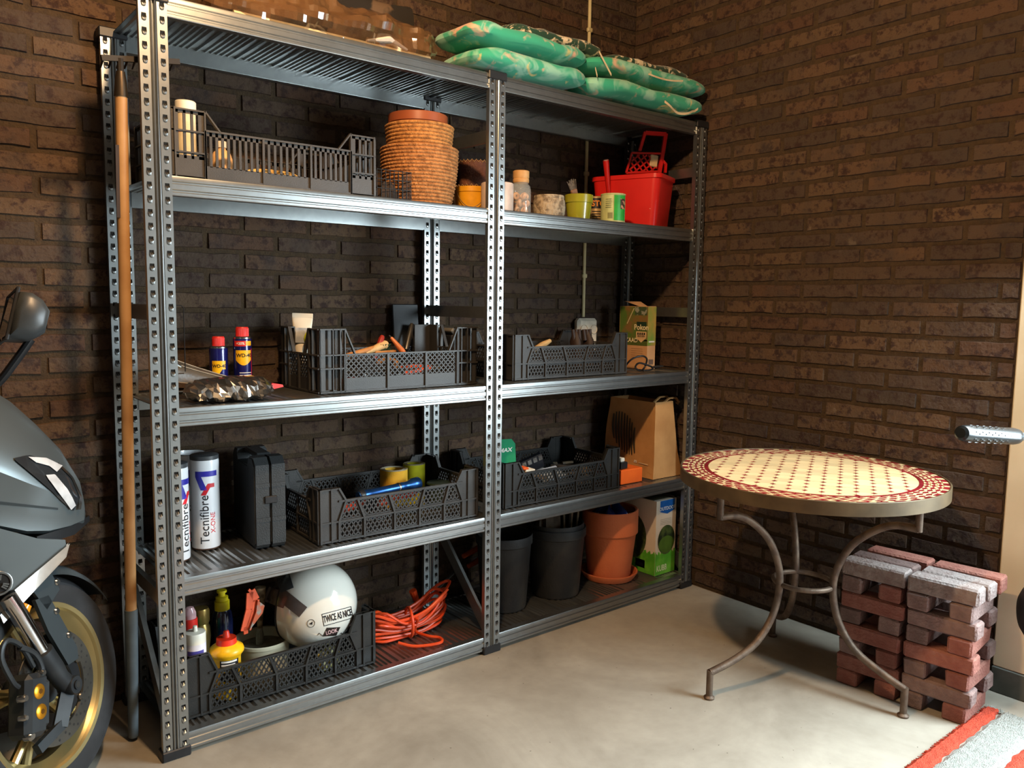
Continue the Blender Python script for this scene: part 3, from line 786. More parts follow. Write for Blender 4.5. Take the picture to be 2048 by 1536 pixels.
# rope baskets, one standing in the other, and a brown pot on top
def rope_basket(r0, r1, h, rows, tw, amp, seg=120, bulge=.0):
    pts = []; q = 5
    for i in range(rows*q+1):
        f = i/(rows*q); z = h*f
        pts.append((lerp(r0, r1, f) + bulge*sin(pi*f), z, i))
    mb = MB(); n = len(pts); V = []; F = []
    for (R, z, i) in pts:
        ph = (i % q)/q
        for k in range(seg):
            th = 2*pi*k/seg
            rr = R + .0045*sin(pi*ph)**.7 + amp*sin(pi*ph)*cos(tw*th + ph*4 + (i//q)*1.7)
            V.append((rr*cos(th), rr*sin(th), z))
    for i in range(n-1):
        for k in range(seg):
            F.append((i*seg+k, i*seg+(k+1) % seg, (i+1)*seg+(k+1) % seg, (i+1)*seg+k))
    mb.add(V, F)
    mb.lathe([(r1-.001, h), (r1-.008, h-.002), (r0-.008, .008), (0, .008)], 60); mb.lathe([(0, 0), (r0, 0)], 60)
    return mb
X, Y, r = cyl(763, 915, .155, 300); zt = zat(838, 285, .155-.1)
h = zt - S4 - .002
XB, YB = X, Y
t = thing('rope_basket', 'large coiled rope basket standing on the shelf, holding another basket', 'basket', (X, Y, S4+.002))
rope_basket(r*.80, r*.99, h, 17, 52, .0022, bulge=.006).build('coiled_wall', M_ROPE, t, smooth=40, recalc=False)
X2, _, r2 = cyl(768, 911, .155, 260); z2 = zat(838, 238, .155-.1)
t = thing('rope_basket', 'smaller plaited rope basket nested in the top of the large rope basket', 'basket', (XB, YB, S4+.012))
rope_basket(r*.66, r2*.93, z2-S4-.012, 22, 70, .0018, bulge=.0).build('coiled_wall', M_ROPE2, t, smooth=40, recalc=False)
X3, _, r3 = cyl(773, 892, .155, 225); z3 = zat(835, 219, .155-.08)
t = thing('plant_pot', 'smooth brown plant pot sitting inside the nested rope baskets', 'pot', (XB-.006, YB, S4+.022))
h3 = z3-S4-.022
MB().lathe([(0, 0), (r3*.72, 0), (r3*.97, h3-.03), (r3, h3-.028), (r3, h3-.002), (r3-.003, h3), (r3-.008, h3-.002), (r3-.01, h3-.03), (r3*.7, .01), (0, .01)], 48).build('body', M_TERRA_D, t)
# brown baskets with zigzag trim, one in the other
M_LEATHER = mat('brown_bark_basket', '#5a3424', .7, col2='#7a4a30', scale=30, lo=.5, hi=.7, bump=.4, bscale=150)
M_ZIG = mat('tan_trim', '#b08a58', .8)
X, Y, r = cyl(905, 990, .325, 345)
r = .066
for k, (zt_, rr, lab) in enumerate(((zat(950, 372, .30), r, 'brown basket with zigzag rim standing lowest behind the yellow bucket'), (zat(950, 322, .30), r*.88, 'brown basket with zigzag rim stacked in another behind the yellow bucket'))):
    z0 = S4+.002 + k*.01; h = zt_-z0
    t = thing('trimmed_basket', lab, 'basket', (X, Y, z0))
    MB().lathe([(0, 0), (rr*.8, 0), (rr, h-.002), (rr-.003, h), (rr-.005, h-.002), (rr*.8-.005, .004), (0, .004)], 36).build('wall', M_LEATHER, t)
    n = 46; zz = [((rr+.002)*cos(2*pi*i/n), (rr+.002)*sin(2*pi*i/n), h-.008+(.010 if i % 2 else 0)) for i in range(n)]
    MB().tube(zz, .0013, 5, closed=True).build('zigzag_trim', M_ZIG, t)
# yellow bucket
X, Y, r = cyl(906, 980, .2, 395); r = .062; zt = zat(942, 372, .16)
t = thing('small_bucket', 'yellow bucket with a thin wire handle beside the rope basket', 'bucket', (X, Y, S4+.002))
h = zt-S4-.002
M_YEL = mat('yellow_plastic', '#d99a1c', .4)
MB().lathe([(0, 0), (r*.84, 0), (r*.96, h-.02), (r, h-.018), (r, h-.002), (r-.002, h), (r-.004, h-.002), (r*.84-.003, .004), (0, .004)], 36).build('body', M_YEL, t)
a0 = face_cam((X, Y))
hp = []
for i in range(15):
    f = i/14; th = a0 - .95 + 1.9*f
    hp.append(((r+.004)*cos(th), (r+.004)*sin(th), h-.012-.062*sin(pi*f)**.8))
MB().tube(hp, .0012, 6).build('wire_handle', M_STEEL, t)
# pinkish white pot
X, Y, r = cyl(962, 1027, .075, 395); zt = zat(995, 362, .03)
t = thing('plant_pot', 'plain pinkish-white pot partly hidden by the middle post', 'pot', (X, Y, S4+.002)); h = zt-S4-.002
MB().lathe([(0, 0), (r*.95, 0), (r, .006), (r, h-.002), (r-.003, h), (r-.006, h-.003), (r*.93, .006), (0, .006)], 40).build('body', mat('pinkish_ceramic', '#cdb6a6', .5), t)
# glass jar with wooden lid and shells
X, Y, r = cyl(1021, 1062, .105, 400); zl = zat(1040, 362, .07); zt = zat(1037, 337, .07)
t = thing('glass_jar', 'glass jar with a wooden lid, full of round shells', 'jar', (X, Y, S4+.002)); h = zl-S4-.002; ht = zt-S4-.002
M_GLASS = mat('jar_glass', '#e8ece8', .03, alpha=.22, spec=.9, coat=.5, scale=2)
MB().lathe([(0, 0), (r*.95, 0), (r, .005), (r, h-.03), (r*.92, h-.012), (r*.72, h-.004), (r*.72, h+.004)], 36).build('glass', M_GLASS, t)
M_LIDW = mat('light_wood_lid', '#c79a62', .6, col2='#b28550', scale=30)
MB().lathe([(0, h+.0), (r*.76, h+.0), (r*.8, h+.004), (r*.8, h+.012), (r*.74, h+.014), (r*.8, h+.018), (r*.8, ht-.002), (r*.72, ht), (0, ht)], 32).build('lid', M_LIDW, t)
M_SHELL = mat('beige_shell', '#c69a74', .6, col2='#a87850', scale=60)
sm = MB(); sm.lathe([(.004, .005), (.009, .007), (.013, .004), (.0145, 0), (.013, -.004), (.009, -.006), (.004, -.004)], 16, closed=True)
sme = sm.mesh('shell', M_SHELL)
k = 0
for lay in range(4):
    for q in range(4):
        th = q*pi/2 + lay*.7; rr = r*.52
        z = .016 + lay*.0245
        if z > h-.035: continue
        o = link('round_shell', sme, None, (X+rr*cos(th), Y+rr*sin(th), S4+.002+z), (RND.uniform(.9, 1.7), RND.uniform(-.4, .4), th))
        tag(o, 'round beige shell inside the glass jar with the wooden lid', 'shell', 'round shells in the jar')
# grey textured pot
X, Y, r = cyl(1065, 1131, .12, 410); zt = zat(1098, 388, .08)
t = thing('plant_pot', 'low weathered grey stoneware pot with a rounded rim beside the glass jar', 'pot', (X, Y, S4+.002)); h = zt-S4-.002
MB().lathe([(0, 0), (r*.86, 0), (r*.97, h*.2), (r, h*.5), (r*.97, h*.75), (r*.9, h*.85), (r*.93, h*.93), (r*.9, h), (r*.84, h*.96), (r*.86, h*.6), (r*.8, .008), (0, .008)], 44).build('body', mat('weathered_stoneware', '#a79880', .85, col2='#6e604e', scale=55, lo=.45, hi=.6, bump=.6, bscale=90), t)
# olive pot with brushes
X, Y, r = cyl(1129, 1186, .075, 410); zt = zat(1157, 386, .035)
t = thing('plant_pot', 'olive-yellow flower pot holding paint brushes', 'pot', (X, Y, S4+.002)); h = zt-S4-.002
MB().lathe([(0, 0), (r*.78, 0), (r*.92, h*.66), (r*.98, h*.67), (r, h-.002), (r-.003, h), (r-.006, h-.003), (r*.86, h*.6), (r*.72, .006), (0, .006)], 40).build('body', mat('olive_glaze', '#8c8a1e', .28, col2='#7d7a18', scale=8, coat=.4), t)
M_BRIST = mat('grey_bristle', '#4a4642', .9, col2='#7a746c', scale=90)
M_FERR = mat('ferrule', '#a87a5c', .4, .5)
XO, YO, ZO, HO = X, Y, S4+.002, h
for k, (dx, a, lab) in enumerate(((-.022, -.42, 'worn paint brush leaning left out of the olive pot, foremost'), (-.012, -.28, 'worn paint brush leaning left out of the olive pot, hindmost'))):
    t = thing('paint_brush', lab, 'brush', (XO+dx+.034, YO+.0+.02*k, ZO+.012), rot=(0, a, 0))
    MB().tube([(0, 0, 0), (0, 0, .05), (0, 0, .082)], [.005, .008, .009], 8).build('handle', M_LIDW, t)
    MB().cbox(-.013, .013, -.005, .005, .08, .105, .002).build('ferrule', M_FERR, t)
    mb = MB()
    for i in range(16): mb.tube([(-.012+.0016*i, RND.uniform(-.003, .003), .103), (-.016+.0021*i+RND.uniform(-.003, .003), RND.uniform(-.005, .005), .132+RND.uniform(0, .012))], .0011, 4)
    mb.build('bristles', M_BRIST, t)
# tins
X, Y, r = cyl(1174, 1212, .155, 410); zt = zat(1193, 391, .12)
t = thing('paint_tin', 'small dark tin with orange lettering, half hidden behind the green tin', 'tin', (X, Y, S4+.002)); h = zt-S4-.002
MB().lathe([(0, 0), (r, 0), (r, h-.003), (r-.003, h), (0, h-.002)], 32).build('tin', mat('tan_tin', '#b59a6c', .35, .4), t)
a0 = face_cam((X, Y))
mb = MB(); mp = cyl_map(r+.0006, 0, a0); patch(mb, mp, -.05, .05, h*.55, h*.93, 20, 2); mb.build('dark_band', mat('dark_label', '#15161c', .4), t)
text_mesh('STO', .030, cyl_map(r+.0012, h*.72, a0+.22), mat('orange_print', '#e08a2c', .5), parent=t, bold=True)
print_lines(t, cyl_map(r+.0012, 0, a0), [(-.018, .02, h*(.44-.09*k), .0035) for k in range(4)], M_DARK)
X, Y, r = cyl(1201, 1251, .065, 410); zt = zat(1226, 385, .03)
t = thing('paint_tin', 'round green and cream tin in front of the red bucket', 'tin', (X, Y, S4+.002)); h = zt-S4-.002
MB().lathe([(0, 0), (r, 0), (r, .003), (r-.0015, .004), (r-.0015, h-.006), (r, h-.005), (r, h-.001), (r-.004, h), (r-.006, h-.004), (0, h-.004)], 40).build('tin', mat('pale_green_label', '#b7bd84', .4), t)
a0 = face_cam((X, Y)); mp = cyl_map(r+.0004, 0, a0)
mb = MB(); patch(mb, mp, .004, .058, .006, h-.008, 16, 2); mb.build('green_panel', mat('bright_green_label', '#2ca03c', .4), t)
mb = MB(); patch(mb, cyl_map(r+.0008, 0, a0), .030, .055, h*.45, h*.8, 10, 2); mb.build('picture', mat('nut_picture', '#b5866a', .5, col2='#3a2a20', scale=80, lo=.45, hi=.5), t)
mb = MB()
for k in range(9): patch(mb, cyl_map(r+.0008, 0, a0), -.020+.0022*k, -.020+.0022*k+.0012, h*.12, h*.32, 2, 2)
for k in range(5): patch(mb, cyl_map(r+.0008, 0, a0), -.030, -.006, h*(.5+.07*k), h*(.5+.07*k)+.0015, 6, 2)
mb.build('printed_lines', mat('brown_print', '#6e6a40', .6), t)
# red paint bucket
M_RED = mat('red_plastic', '#c8201c', .35, col2='#b81a18', scale=6)
BRZ = .36; bx0, bx1, by0, by1 = 1.895, 2.10, .055, .365
zt = 1.755; h = zt-S4-.002
t = thing('paint_bucket', 'large red rectangular paint bucket at the right end of the shelf', 'bucket', ((bx0+bx1)/2, (by0+by1)/2, S4+.002), BRZ)
def rrect(hx, hy, rad, z, n=6):
    P = []
    for (sx, sy, a) in ((1, 1, 0), (-1, 1, pi/2), (-1, -1, pi), (1, -1, 3*pi/2)):
        for i in range(n+1):
            th = a + pi/2*i/n; P.append((sx*(hx-rad) + rad*cos(th), sy*(hy-rad) + rad*sin(th), z))
    return P
def loft(mb, rings, m=None, cap0=True, cap1=True):
    n = len(rings[0]); V = [p for r_ in rings for p in r_]; F = []
    for i in range(len(rings)-1):
        for k in range(n): F.append((i*n+k, i*n+(k+1) % n, (i+1)*n+(k+1) % n, (i+1)*n+k))
    if cap0: F.append(tuple(range(n))[::-1])
    if cap1: F.append(tuple((len(rings)-1)*n+k for k in range(n)))
    return mb.add(V, F, m)
hx, hy = (bx1-bx0)/2, (by1-by0)/2
mb = MB(); loft(mb, [rrect(hx*.84, hy*.84, .025, 0), rrect(hx*.95, hy*.95, .03, h-.03), rrect(hx*.955, hy*.955, .03, h-.02), rrect(hx, hy, .032, h-.018), rrect(hx, hy, .032, h-.002), rrect(hx-.003, hy-.003, .03, h), rrect(hx-.012, hy-.012, .025, h-.002), rrect(hx*.8, hy*.8, .02, .006)])
mb.prism([(hx-.01, -.05), (hx+.018, 0), (hx-.01, .05)], h-.03, h-.004, 'z')
rb = mb.build('body', M_RED, t)
MB().tube([(hx*.75, -hy-.002, h-.03), (hx*1.0, -hy-.02, h-.075), (hx*1.12, -hy-.02, h-.115), (hx*1.1, -hy*.6, h-.12)], .0016, 6).build('wire_handle', M_STEEL, t)
mb = MB()
for k in range(14):
    x, z = RND.uniform(-hy*.9, hy*.8), RND.uniform(h*.3, h*.97); f = lerp(.84, .95, z/h)
    mb.box(-hx*f-.0008, -hx*f, x-.002, x+.003, z-.004*RND.random()-.002, z)
mb.build('paint_splash', mat('pink_paint_splash', '#d89a94', .5), t)
t = thing('paint_grid', 'red plastic paint roller grid with a handle standing in the red bucket', 'paint grid', ((bx0+bx1)/2+.035, (by0+by1)/2-.02, zt-.06), rot=(0, .10, -.35))
mb = MB()
pl_ = [(-.085, .06), (.085, .03), (.085, .16), (-.085, .135)]
lattice(mb, [(-.075, .07), (.055, .10), (.055, .165), (-.06, .15)], .021, radians(45), .006, .004)
mb.bar((-.085, .002, .07), (.06, .002, .10), .008, .006, up=(0, 1, 0)); mb.bar((-.085, .002, .07), (-.07, .002, .155), .008, .006, up=(0, 1, 0))
mb.bar((-.07, .002, .155), (.065, .002, .175), .008, .006, up=(0, 1, 0)); mb.build('grid', M_RED, t, smooth=0)
mb = MB(); mb.bar((.066, .002, .03), (.078, .002, .262), .016, .010, up=(0, 1, 0)); mb.bar((.078, .002, .258), (-.018, .002, .247), .016, .012, up=(0, 1, 0)); mb.bar((-.02, .002, .25), (-.035, .002, .17), .012, .010, up=(0, 1, 0)); mb.bar((.075, .002, .15), (.095, .002, .135), .010, .010, up=(0, 1, 0)); mb.bar((.095, .002, .138), (.097, .002, .10), .009, .010, up=(0, 1, 0))
mb.build('handle', M_RED, t, smooth=0)
MB().cbox(.018, .055, -.002, .004, .115, .165, .004).build('paint_residue', mat('cream_paint', '#d2b48c', .6), t)
t = thing('roller_handle', 'red roller handle sticking out of the left side of the red bucket', 'handle', (1.90, .25, zt-.12), rot=(.12, -.40, .2))
MB().tube([(0, 0, 0), (0, 0, .1), (0, 0, .19)], [.009, .010, .013], 12).build('grip', M_RED, t)
MB().lathe([(.0, .188), (.0105, .188), (.010, .193), (0, .194)], 12).build('end_cap', mat('pink_paint_splash', '#d89a94', .5), t)
# ================================================================== third shelf: spray cans, foil bag, tools
M_NAVY = mat('navy_tin', '#16185e', .25, .2, coat=.5)
M_REDCAP = mat('red_cap', '#d42a22', .4)
M_YLAB = mat('yellow_label', '#f0b818', .4)
M_BLK = mat('black_print', '#101018', .5)
M_WHT = mat('white_print', '#e6e2da', .5)
def wd_can(label, x0, x1, ytop, yshoulder, Y, xc0, xc1, big):
    X, Y, r = cyl(x0, x1, Y, 700)
    _, _, rc = cyl(xc0, xc1, Y, 680)
    zs, zt = zat((x0+x1)/2, yshoulder, Y), zat((x0+x1)/2, ytop, Y)
    t = thing('spray_can', label, 'spray can', (X, Y, S3+E1)); hs = zs-S3-E1; ht = zt-S3-E1
    a0 = face_cam((X, Y))
    MB().lathe([(0, 0), (r*.94, 0), (r, .004), (r, hs-.006), (r*.96, hs-.002), (r*.8, hs)], 36).build('can', M_NAVY, t)
    MB().lathe([(r*.98, hs-.003), (r*.98, hs+.001), (r*.85, hs+.004), (0, hs+.004)], 36).build('rim', M_STEEL, t)
    mb = MB(); mb.lathe([(rc, hs+.001), (rc, ht-.002), (rc*.93, ht), (0, ht)], 36)
    for i in range(36):
        th = 2*pi*i/36; mb.bar((rc*cos(th), rc*sin(th), hs+.004), (rc*cos(th), rc*sin(th), ht-.004), .0014, .0014)
    mb.build('cap', M_REDCAP, t)
    mp = cyl_map(r+.0005, 0, a0); mp2 = cyl_map(r+.0011, 0, a0+.06)
    if big:
        zl = hs*.66
        mb = MB(); mb.grid(lambda a, b: mp(-.022+.050*a, zl+.018 - b*(.030 + .016*sin(pi*a))), 22, 5); mb.build('yellow_shield', M_YLAB, t)
        text_mesh('WD-40', .0155, cyl_map(r+.0011, zl+.002, a0+.16), M_BLK, parent=t, bold=True)
        mb = MB(); patch(mb, mp, -.026, .010, hs*.845, hs*.945, 16, 2); mb.build('red_flash', M_REDCAP, t)
        mb = MB(); patch(mb, mp, .010, .030, hs*.855, hs*.94, 8, 2); mb.build('yellow_flash', M_YLAB, t)
        text_mesh('+20%', .0115, cyl_map(r+.0011, hs*.895, a0-.22), M_WHT, parent=t, bold=True)
        print_lines(t, cyl_map(r+.0011, 0, a0), [(-.010, .028, hs*(.35-.045*k), .0022) for k in range(6)], M_WHT)
        mb = MB(); patch(mb, mp, .029, .032, .01, hs*.8, 3, 6); mb.build('red_stripe', M_REDCAP, t)
    else:
        zl = hs*.55
        mb = MB(); mb.grid(lambda a, b: mp(-.021+.042*a, zl+.020 - b*(.026 + .020*sin(pi*min(1, a*1.1+.2)))), 20, 5); mb.build('yellow_shield', M_YLAB, t)
        text_mesh('WD-40', .0135, cyl_map(r+.0011, zl+.004, a0+.06), M_BLK, parent=t, bold=True)
wd_can('smaller blue and yellow spray can with a red cap', 419, 455, 673, 694, .325, 425, 448, False)
wd_can('taller blue and yellow spray can with a red cap, beside the tool crate', 467, 503, 654, 675, .295, 472, 496, True)
# foil bag
M_FOIL = mat('silver_foil', '#cfcac4', .24, 1.0, col2='#b0aaa4', scale=9, rvar=.08)
t = thing('foil_bag', 'crumpled silver foil bag lying at the front of the third shelf', 'bag', (.232, .088, S3+E1))
rr_ = random.Random(5); ridges = [(rr_.uniform(0, 6.28), rr_.uniform(4, 10), rr_.choice((2, 4, 6)), rr_.uniform(.03, .09)) for _ in range(9)]
def foil(a, b):
    th = 2*pi*b; s = 2*a-1
    R = (1-abs(s)**3.2)**.55 if abs(s) < 1 else 0
    n = sum(k*abs(sin(p + f1*a*1.6 + f2*th*.5)) for p, f1, f2, k in ridges)-.12
    return (.125*s, .058*R*cos(th)*(1+n*.7), max(.001, .030*(1 + R*sin(th)*(1+n)) ))
mb = MB(); mb.grid(foil, 26, 16, cv=True)
mb.v = [(x+RND.uniform(-.004, .004), y+RND.uniform(-.004, .004), max(.001, z+RND.uniform(-.004, .004))) for x, y, z in mb.v]
mb.build('bag_body', M_FOIL, t, smooth=0)
mb = MB(); mb.prism([(.118, .024), (.152, .030), (.150, .036), (.118, .042)], -.012, .014, 'y'); mb.build('red_tab', M_REDCAP, t)
# leather saddle
M_SADDLE = mat('dark_leather', '#4c463d', .4, col2='#3c3730', scale=12, bump=.1)
M_SEAM = mat('pale_stitching', '#a59c8c', .7)
t = thing('bicycle_saddle', 'dark leather bicycle saddle with pale seams behind the foil bag', 'saddle', (.215, .205, S3+E1), -.10)
def sad(a, b):
    x = -.125+.25*a; w = lerp(.062, .021, min(1, a*1.25)**.7); hgt = lerp(.128, .052, min(1, a*1.35)**.8) ; th = pi*b
    e = sqrt(max(0, 1-max(0, (a-.9)/.1)**2))*.9+.1
    e *= sqrt(max(0, 1-max(0, (.12-a)/.12)**2))*.6+.4
    return (x, w*e*cos(th), .008+hgt*(.45+.55*sin(th)**.6)*e - .008)
MB().grid(sad, 34, 18).build('cover', M_SADDLE, t)
for b in (.25, .5, .0):
    pts = [Vector(sad(i/33, 1-b)) + Vector((0, -.0015 if b < .4 else 0, .001)) for i in range(2, 33)]
    MB().tube([(p.x, -abs(p.y) if b != .5 else p.y, p.z) for p in pts], .0011, 5).build('seam', M_SEAM, t)
MB().tube([(-.10, .02, .012), (.03, .012, .006), (.10, 0, .02)], .0035, 8).build('rail', M_STEEL, t)
# thin wire frame with chrome tip
P0 = py(352, 612, .10); P1 = py(369, 686, .10)
t = thing('wire_stand', 'thin black wire frame with a chrome tip standing by the left post', 'stand', (P1.x, .10, S3+E1))
W_ = .075; H_ = P0.z-S3
MB().tube([(0, 0, .085), (0, 0, H_-.006), (-.005, 0, H_), (-W_, 0, H_), (-W_, 0, .002), (-W_+.02, 0, .002), (-W_+.02, 0, .08), (-.004, 0, .08)], .0016, 6).build('wire', mat('black_wire', '#1c1712', .4, .6), t)
MB().tube([(-.04, -.002, .115), (-.012, -.002, .098)], [.008, .004], 10).build('chrome_tip', M_STEEL, t)
# ---- tool crate contents
def tube_of_cream(label, x, y, z, rot, w, h, m1, m2):
    t = thing('squeeze_tube', label, 'tube', (x, y, z), rot=rot)
    def f(a, b):
        th = 2*pi*b; k = a**1.3
        return (w/2*cos(th)*(lerp(.72, 1, k)), w/2*sin(th)*lerp(.62, .04, k), h*a)
    MB().grid(f, 12, 22, cv=True).build('tube_body', m1, t)
    MB().cbox(-w/2, w/2, -.0015, .0015, h-.001, h+.014, .001).build('crimped_end', m1, t)
    MB().lathe([(0, -.03), (w*.33, -.03), (w*.36, 0), (0, 0)], 20).build('cap', m1, t)
    mb = MB(); mb.box(-w*.30, w*.32, -w*.30, -w*.285, h*.3, h*.72); mb.build('printed_panel', m2, t)
    return t
CB = S3+.0105
PT = py(580, 668, .30)
tube_of_cream('white squeeze tube standing upside down in the left of the tool crate', .553, .318, CB+.10, (.03, .03, -.5), .066, .115, M_WHITEPL, mat('grey_print', '#9aa0a8', .4, col2='#d0d2d4', scale=30))
tube_of_cream('white and orange squeeze tube lower down in the tool crate', .545, .185, CB+.05, (.25, .1, -.6), .05, .07, M_WHITEPL, mat('orange_red_print', '#e0441c', .5))
t = thing('tennis_ball', 'bright yellow ball behind the corner of the tool crate', 'ball', (py(628, 660, .25).x, .25, CB))
MB().lathe([(.0325*cos(a*pi/12-pi/2), .148+.0325*sin(a*pi/12-pi/2)) for a in range(13)], 24).build('ball', mat('fluorescent_yellow', '#c9d422', .8, bump=.3), t)
MB().tube([(0, 0, 0), (0, 0, .12)], .012, 8).build('stem', M_DARK, t)
M_WOODH = mat('tool_wood', '#b37a44', .5, col2='#94602f', scale=22)
M_REDW = mat('red_lacquer', '#8e2418', .35)
M_TOOLST = mat('tool_steel', '#6e6c68', .35, .9)
def stick(name, label, cat, p0, p1, r0, r1, m, tipm=None, tip=.0):
    p0 = Vector(p0); p1 = Vector(p1); d = p1-p0; L_ = d.length
    t = thing(name, label, cat, p0, rot=d.to_track_quat('Z', 'Y').to_euler())
    MB().tube([(0, 0, 0), (0, 0, L_*.15), (0, 0, L_*.55), (0, 0, L_*.9), (0, 0, L_)], [r0*.8, r0, (r0+r1)/2, r1, r1*.75], 12).build('handle', m, t)
    if tip: MB().tube([(0, 0, L_-.002), (0, 0, L_+tip*.3), (0, 0, L_+tip)], [r1*.6, r1*.5, r1*.35], 8, flat=.5).build('blade', tipm, t)
    return t
q = lambda x, y, Y: py(x, y, Y)
stick('wooden_brush', 'long wooden tool handle lying across the tool crate', 'tool', q(690, 712, .13), q(770, 692, .20), .008, .012, M_WOODH, M_TOOLST, .03)
stick('wooden_brush', 'round-headed wooden handle beside the red handle in the tool crate', 'tool', q(730, 706, .16), q(772, 688, .2), .008, .016, mat('pale_wood', '#c9a26a', .5), M_TOOLST, .0)
stick('screwdriver', 'dark red wooden handle standing up in the tool crate', 'tool', q(748, 718, .18), q(765, 672, .20), .009, .0095, M_REDW)
stick('chisel', 'orange-brown tool handle leaning left in the tool crate', 'tool', q(808, 706, .17), q(782, 675, .20), .010, .006, mat('orange_wood', '#c06a38', .4), M_TOOLST, .01)
stick('file', 'steel file with a dark handle in the back of the tool crate', 'tool', q(812, 700, .27), q(824, 648, .31), .010, .009, M_TOOLST)
t = thing('wire_brush', 'wooden wire brush with green bristles in the tool crate', 'brush', q(768, 708, .19), .3)
MB().cbox(-.05, .05, -.014, .014, 0, .012, .004).build('back', M_WOODH, t)
mb = MB()
for i in range(40): mb.tube([(RND.uniform(-.03, .03), RND.uniform(-.011, .011), .011), (RND.uniform(-.032, .032), RND.uniform(-.013, .013), .033)], .0012, 4)
o = mb.build('bristles', mat('green_bristle', '#1c3a22', .8), t); o['kind'] = 'stuff'
for k, (u, v, a, m, lab) in enumerate(((.71, .165, .3, M_REDW, 'red-handled pliers low behind the lattice of the tool crate'), (.96, .165, -.2, mat('orange_grip', '#d2502a', .45), 'orange-handled pliers at the right end of the tool crate'), (.82, .20, .9, M_WOODH, 'tan-handled pliers in the middle of the tool crate'))):
    t = thing('pliers', lab, 'pliers', (u, v, CB+.008+.030*k), rot=(.25, .0, a))
    for s in (-1, 1):
        MB().tube([(-.11, s*.028, .0), (-.06, s*.024, .006), (-.02, s*.010, .008), (.0, 0, .008)], [.007, .008, .007, .006], 8).build('grip', m, t)
        MB().tube([(-.005, -s*.003, .008), (.02, -s*.010, .008), (.055, -s*.002, .008)], [.007, .009, .003], 8).build('jaw', M_TOOLST, t)
t = thing('hand_tool_tray', 'grey metal tool parts heaped in the bottom of the tool crate', 'tools', (.80, .24, CB))
mb = MB()
for k in range(26):
    a = RND.uniform(0, 6.28); c_ = Vector((RND.uniform(-.22, .22), RND.uniform(-.10, .08), RND.uniform(.008, .06))); d = Vector((cos(a), sin(a), RND.uniform(-.2, .2)))*RND.uniform(.02, .05)
    mb.bar(c_-d, c_+d, RND.uniform(.006, .014), RND.uniform(.005, .01))
o = mb.build('metal_parts', M_TOOLST, t); o['kind'] = 'stuff'; t['kind'] = 'stuff'
t = thing('tool_case', 'black plastic box behind the right end of the tool crate', 'box', (1.16, .31, S3+E1), .05)
MB().cbox(-.05, .05, -.045, .045, 0, .165, .01).build('shell', M_BLACKPL, t); MB().cbox(-.055, .055, -.05, .05, .165, .185, .008).build('lid', mat('grey_lid', '#6b6860', .5), t)
t = thing('wall_plaque', 'dark square panel leaning on the wall behind the tool crate', 'panel', q(812, 690, .40), rot=(-.08, 0, 0))
MB().cbox(-.055, .055, -.008, 0, -.06, .15, .003).build('panel', mat('blue_black_panel', '#22262c', .5), t)
# ---- crate by the socket
CB3 = S3+.0105
t = thing('leather_gloves', 'pair of dark brown leather gloves in the crate below the socket', 'gloves', (1.72, .20, CB3))
for k, dx in enumerate((-.03, .03)):
    mb = MB(); mb.tube([(dx, 0, .012), (dx*1.1, .01, .07), (dx*1.2, .015, .12), (dx*1.1, .02, .155)], [.026, .03, .028, .012], 12, flat=.6)
    for j in range(3): mb.tube([(dx-.014+.014*j, .012, .12), (dx-.018+.018*j, .018, .165)], [.009, .007], 8)
    mb.build('glove', mat('dark_brown_leather', '#2f2019', .6), t)
t = thing('wooden_peg', 'light wooden peg lying in the crate below the socket', 'peg', q(1085, 690, .20), rot=(.3, 1.2, .4))
MB().tube([(0, 0, -.05), (0, 0, .0), (0, 0, .045)], [.010, .013, .008], 10).build('peg', mat('pale_wood', '#c9a26a', .5), t)
t = thing('tangled_cable', 'dark tangled cable filling the crate below the socket', 'cable', (1.50, .25, CB3))
mb = MB(); r5 = random.Random(9)
P_ = [(r5.uniform(-.2, .15), r5.uniform(-.1, .08), r5.uniform(.01, .085)) for _ in range(26)]
def smoothpath(P, n=6):
    out = []; P = [Vector(p) for p in P]
    for i in range(len(P)-1):
        a, b, c, d = P[max(0, i-1)], P[i], P[i+1], P[min(len(P)-1, i+2)]
        for k in range(n):
            s = k/n; out.append(.5*((2*b) + (c-a)*s + (2*a-5*b+4*c-d)*s*s + (3*b-a-3*c+d)*s**3))
    return out + [P[-1]]
mb.tube(smoothpath(P_), .006, 7).build('cord', mat('dark_cord', '#2a2522', .6), t)
# ---- grass-seed box
M_CARD = mat('tan_card', '#c99a6c', .7, col2='#b98a5e', scale=8)
M_LAWN = mat('lawn_picture', '#4f6a24', .6, col2='#7a5a2c', scale=16, lo=.42, hi=.6)
M_OLIVE = mat('olive_print', '#4d5a1e', .6)
CK = py(1293, 735, .15)
kx, ky = CK.x, .15
kw = py(1309, 735, .15).x - kx
kd = px_(1237, 740, kx).y - ky
t = thing('carton', 'lawn seed carton with a green picture, open flap, on the third shelf', 'box', (kx, ky, S3+E1)); hB = zat(1293, 613, .15)-S3-E1
mb = MB(); mb.box(0, kw, 0, kd, 0, hB); mb.build('box', M_CARD, t, smooth=0)
mb = MB(); mb.add([(0, kd*.3, hB), (kw, kd*.3, hB), (kw*1.0, kd*.55, hB+.02), (0, kd*.85, hB+.022)], [(0, 1, 2, 3)]); mb.box(0, kw, .002, .004, hB, hB+.001); mb.build('flap', M_CARD, t, smooth=0)
sd = lambda u, v: (-.0008, kd-u, v)          # left face: u from its far edge towards the corner
sd2 = lambda u, v: (-.0016, kd-u, v)
sd3 = lambda u, v: (-.0022, kd-u, v)
ft = lambda u, v: (u, -.0008, v); ft2 = lambda u, v: (u, -.0016, v)
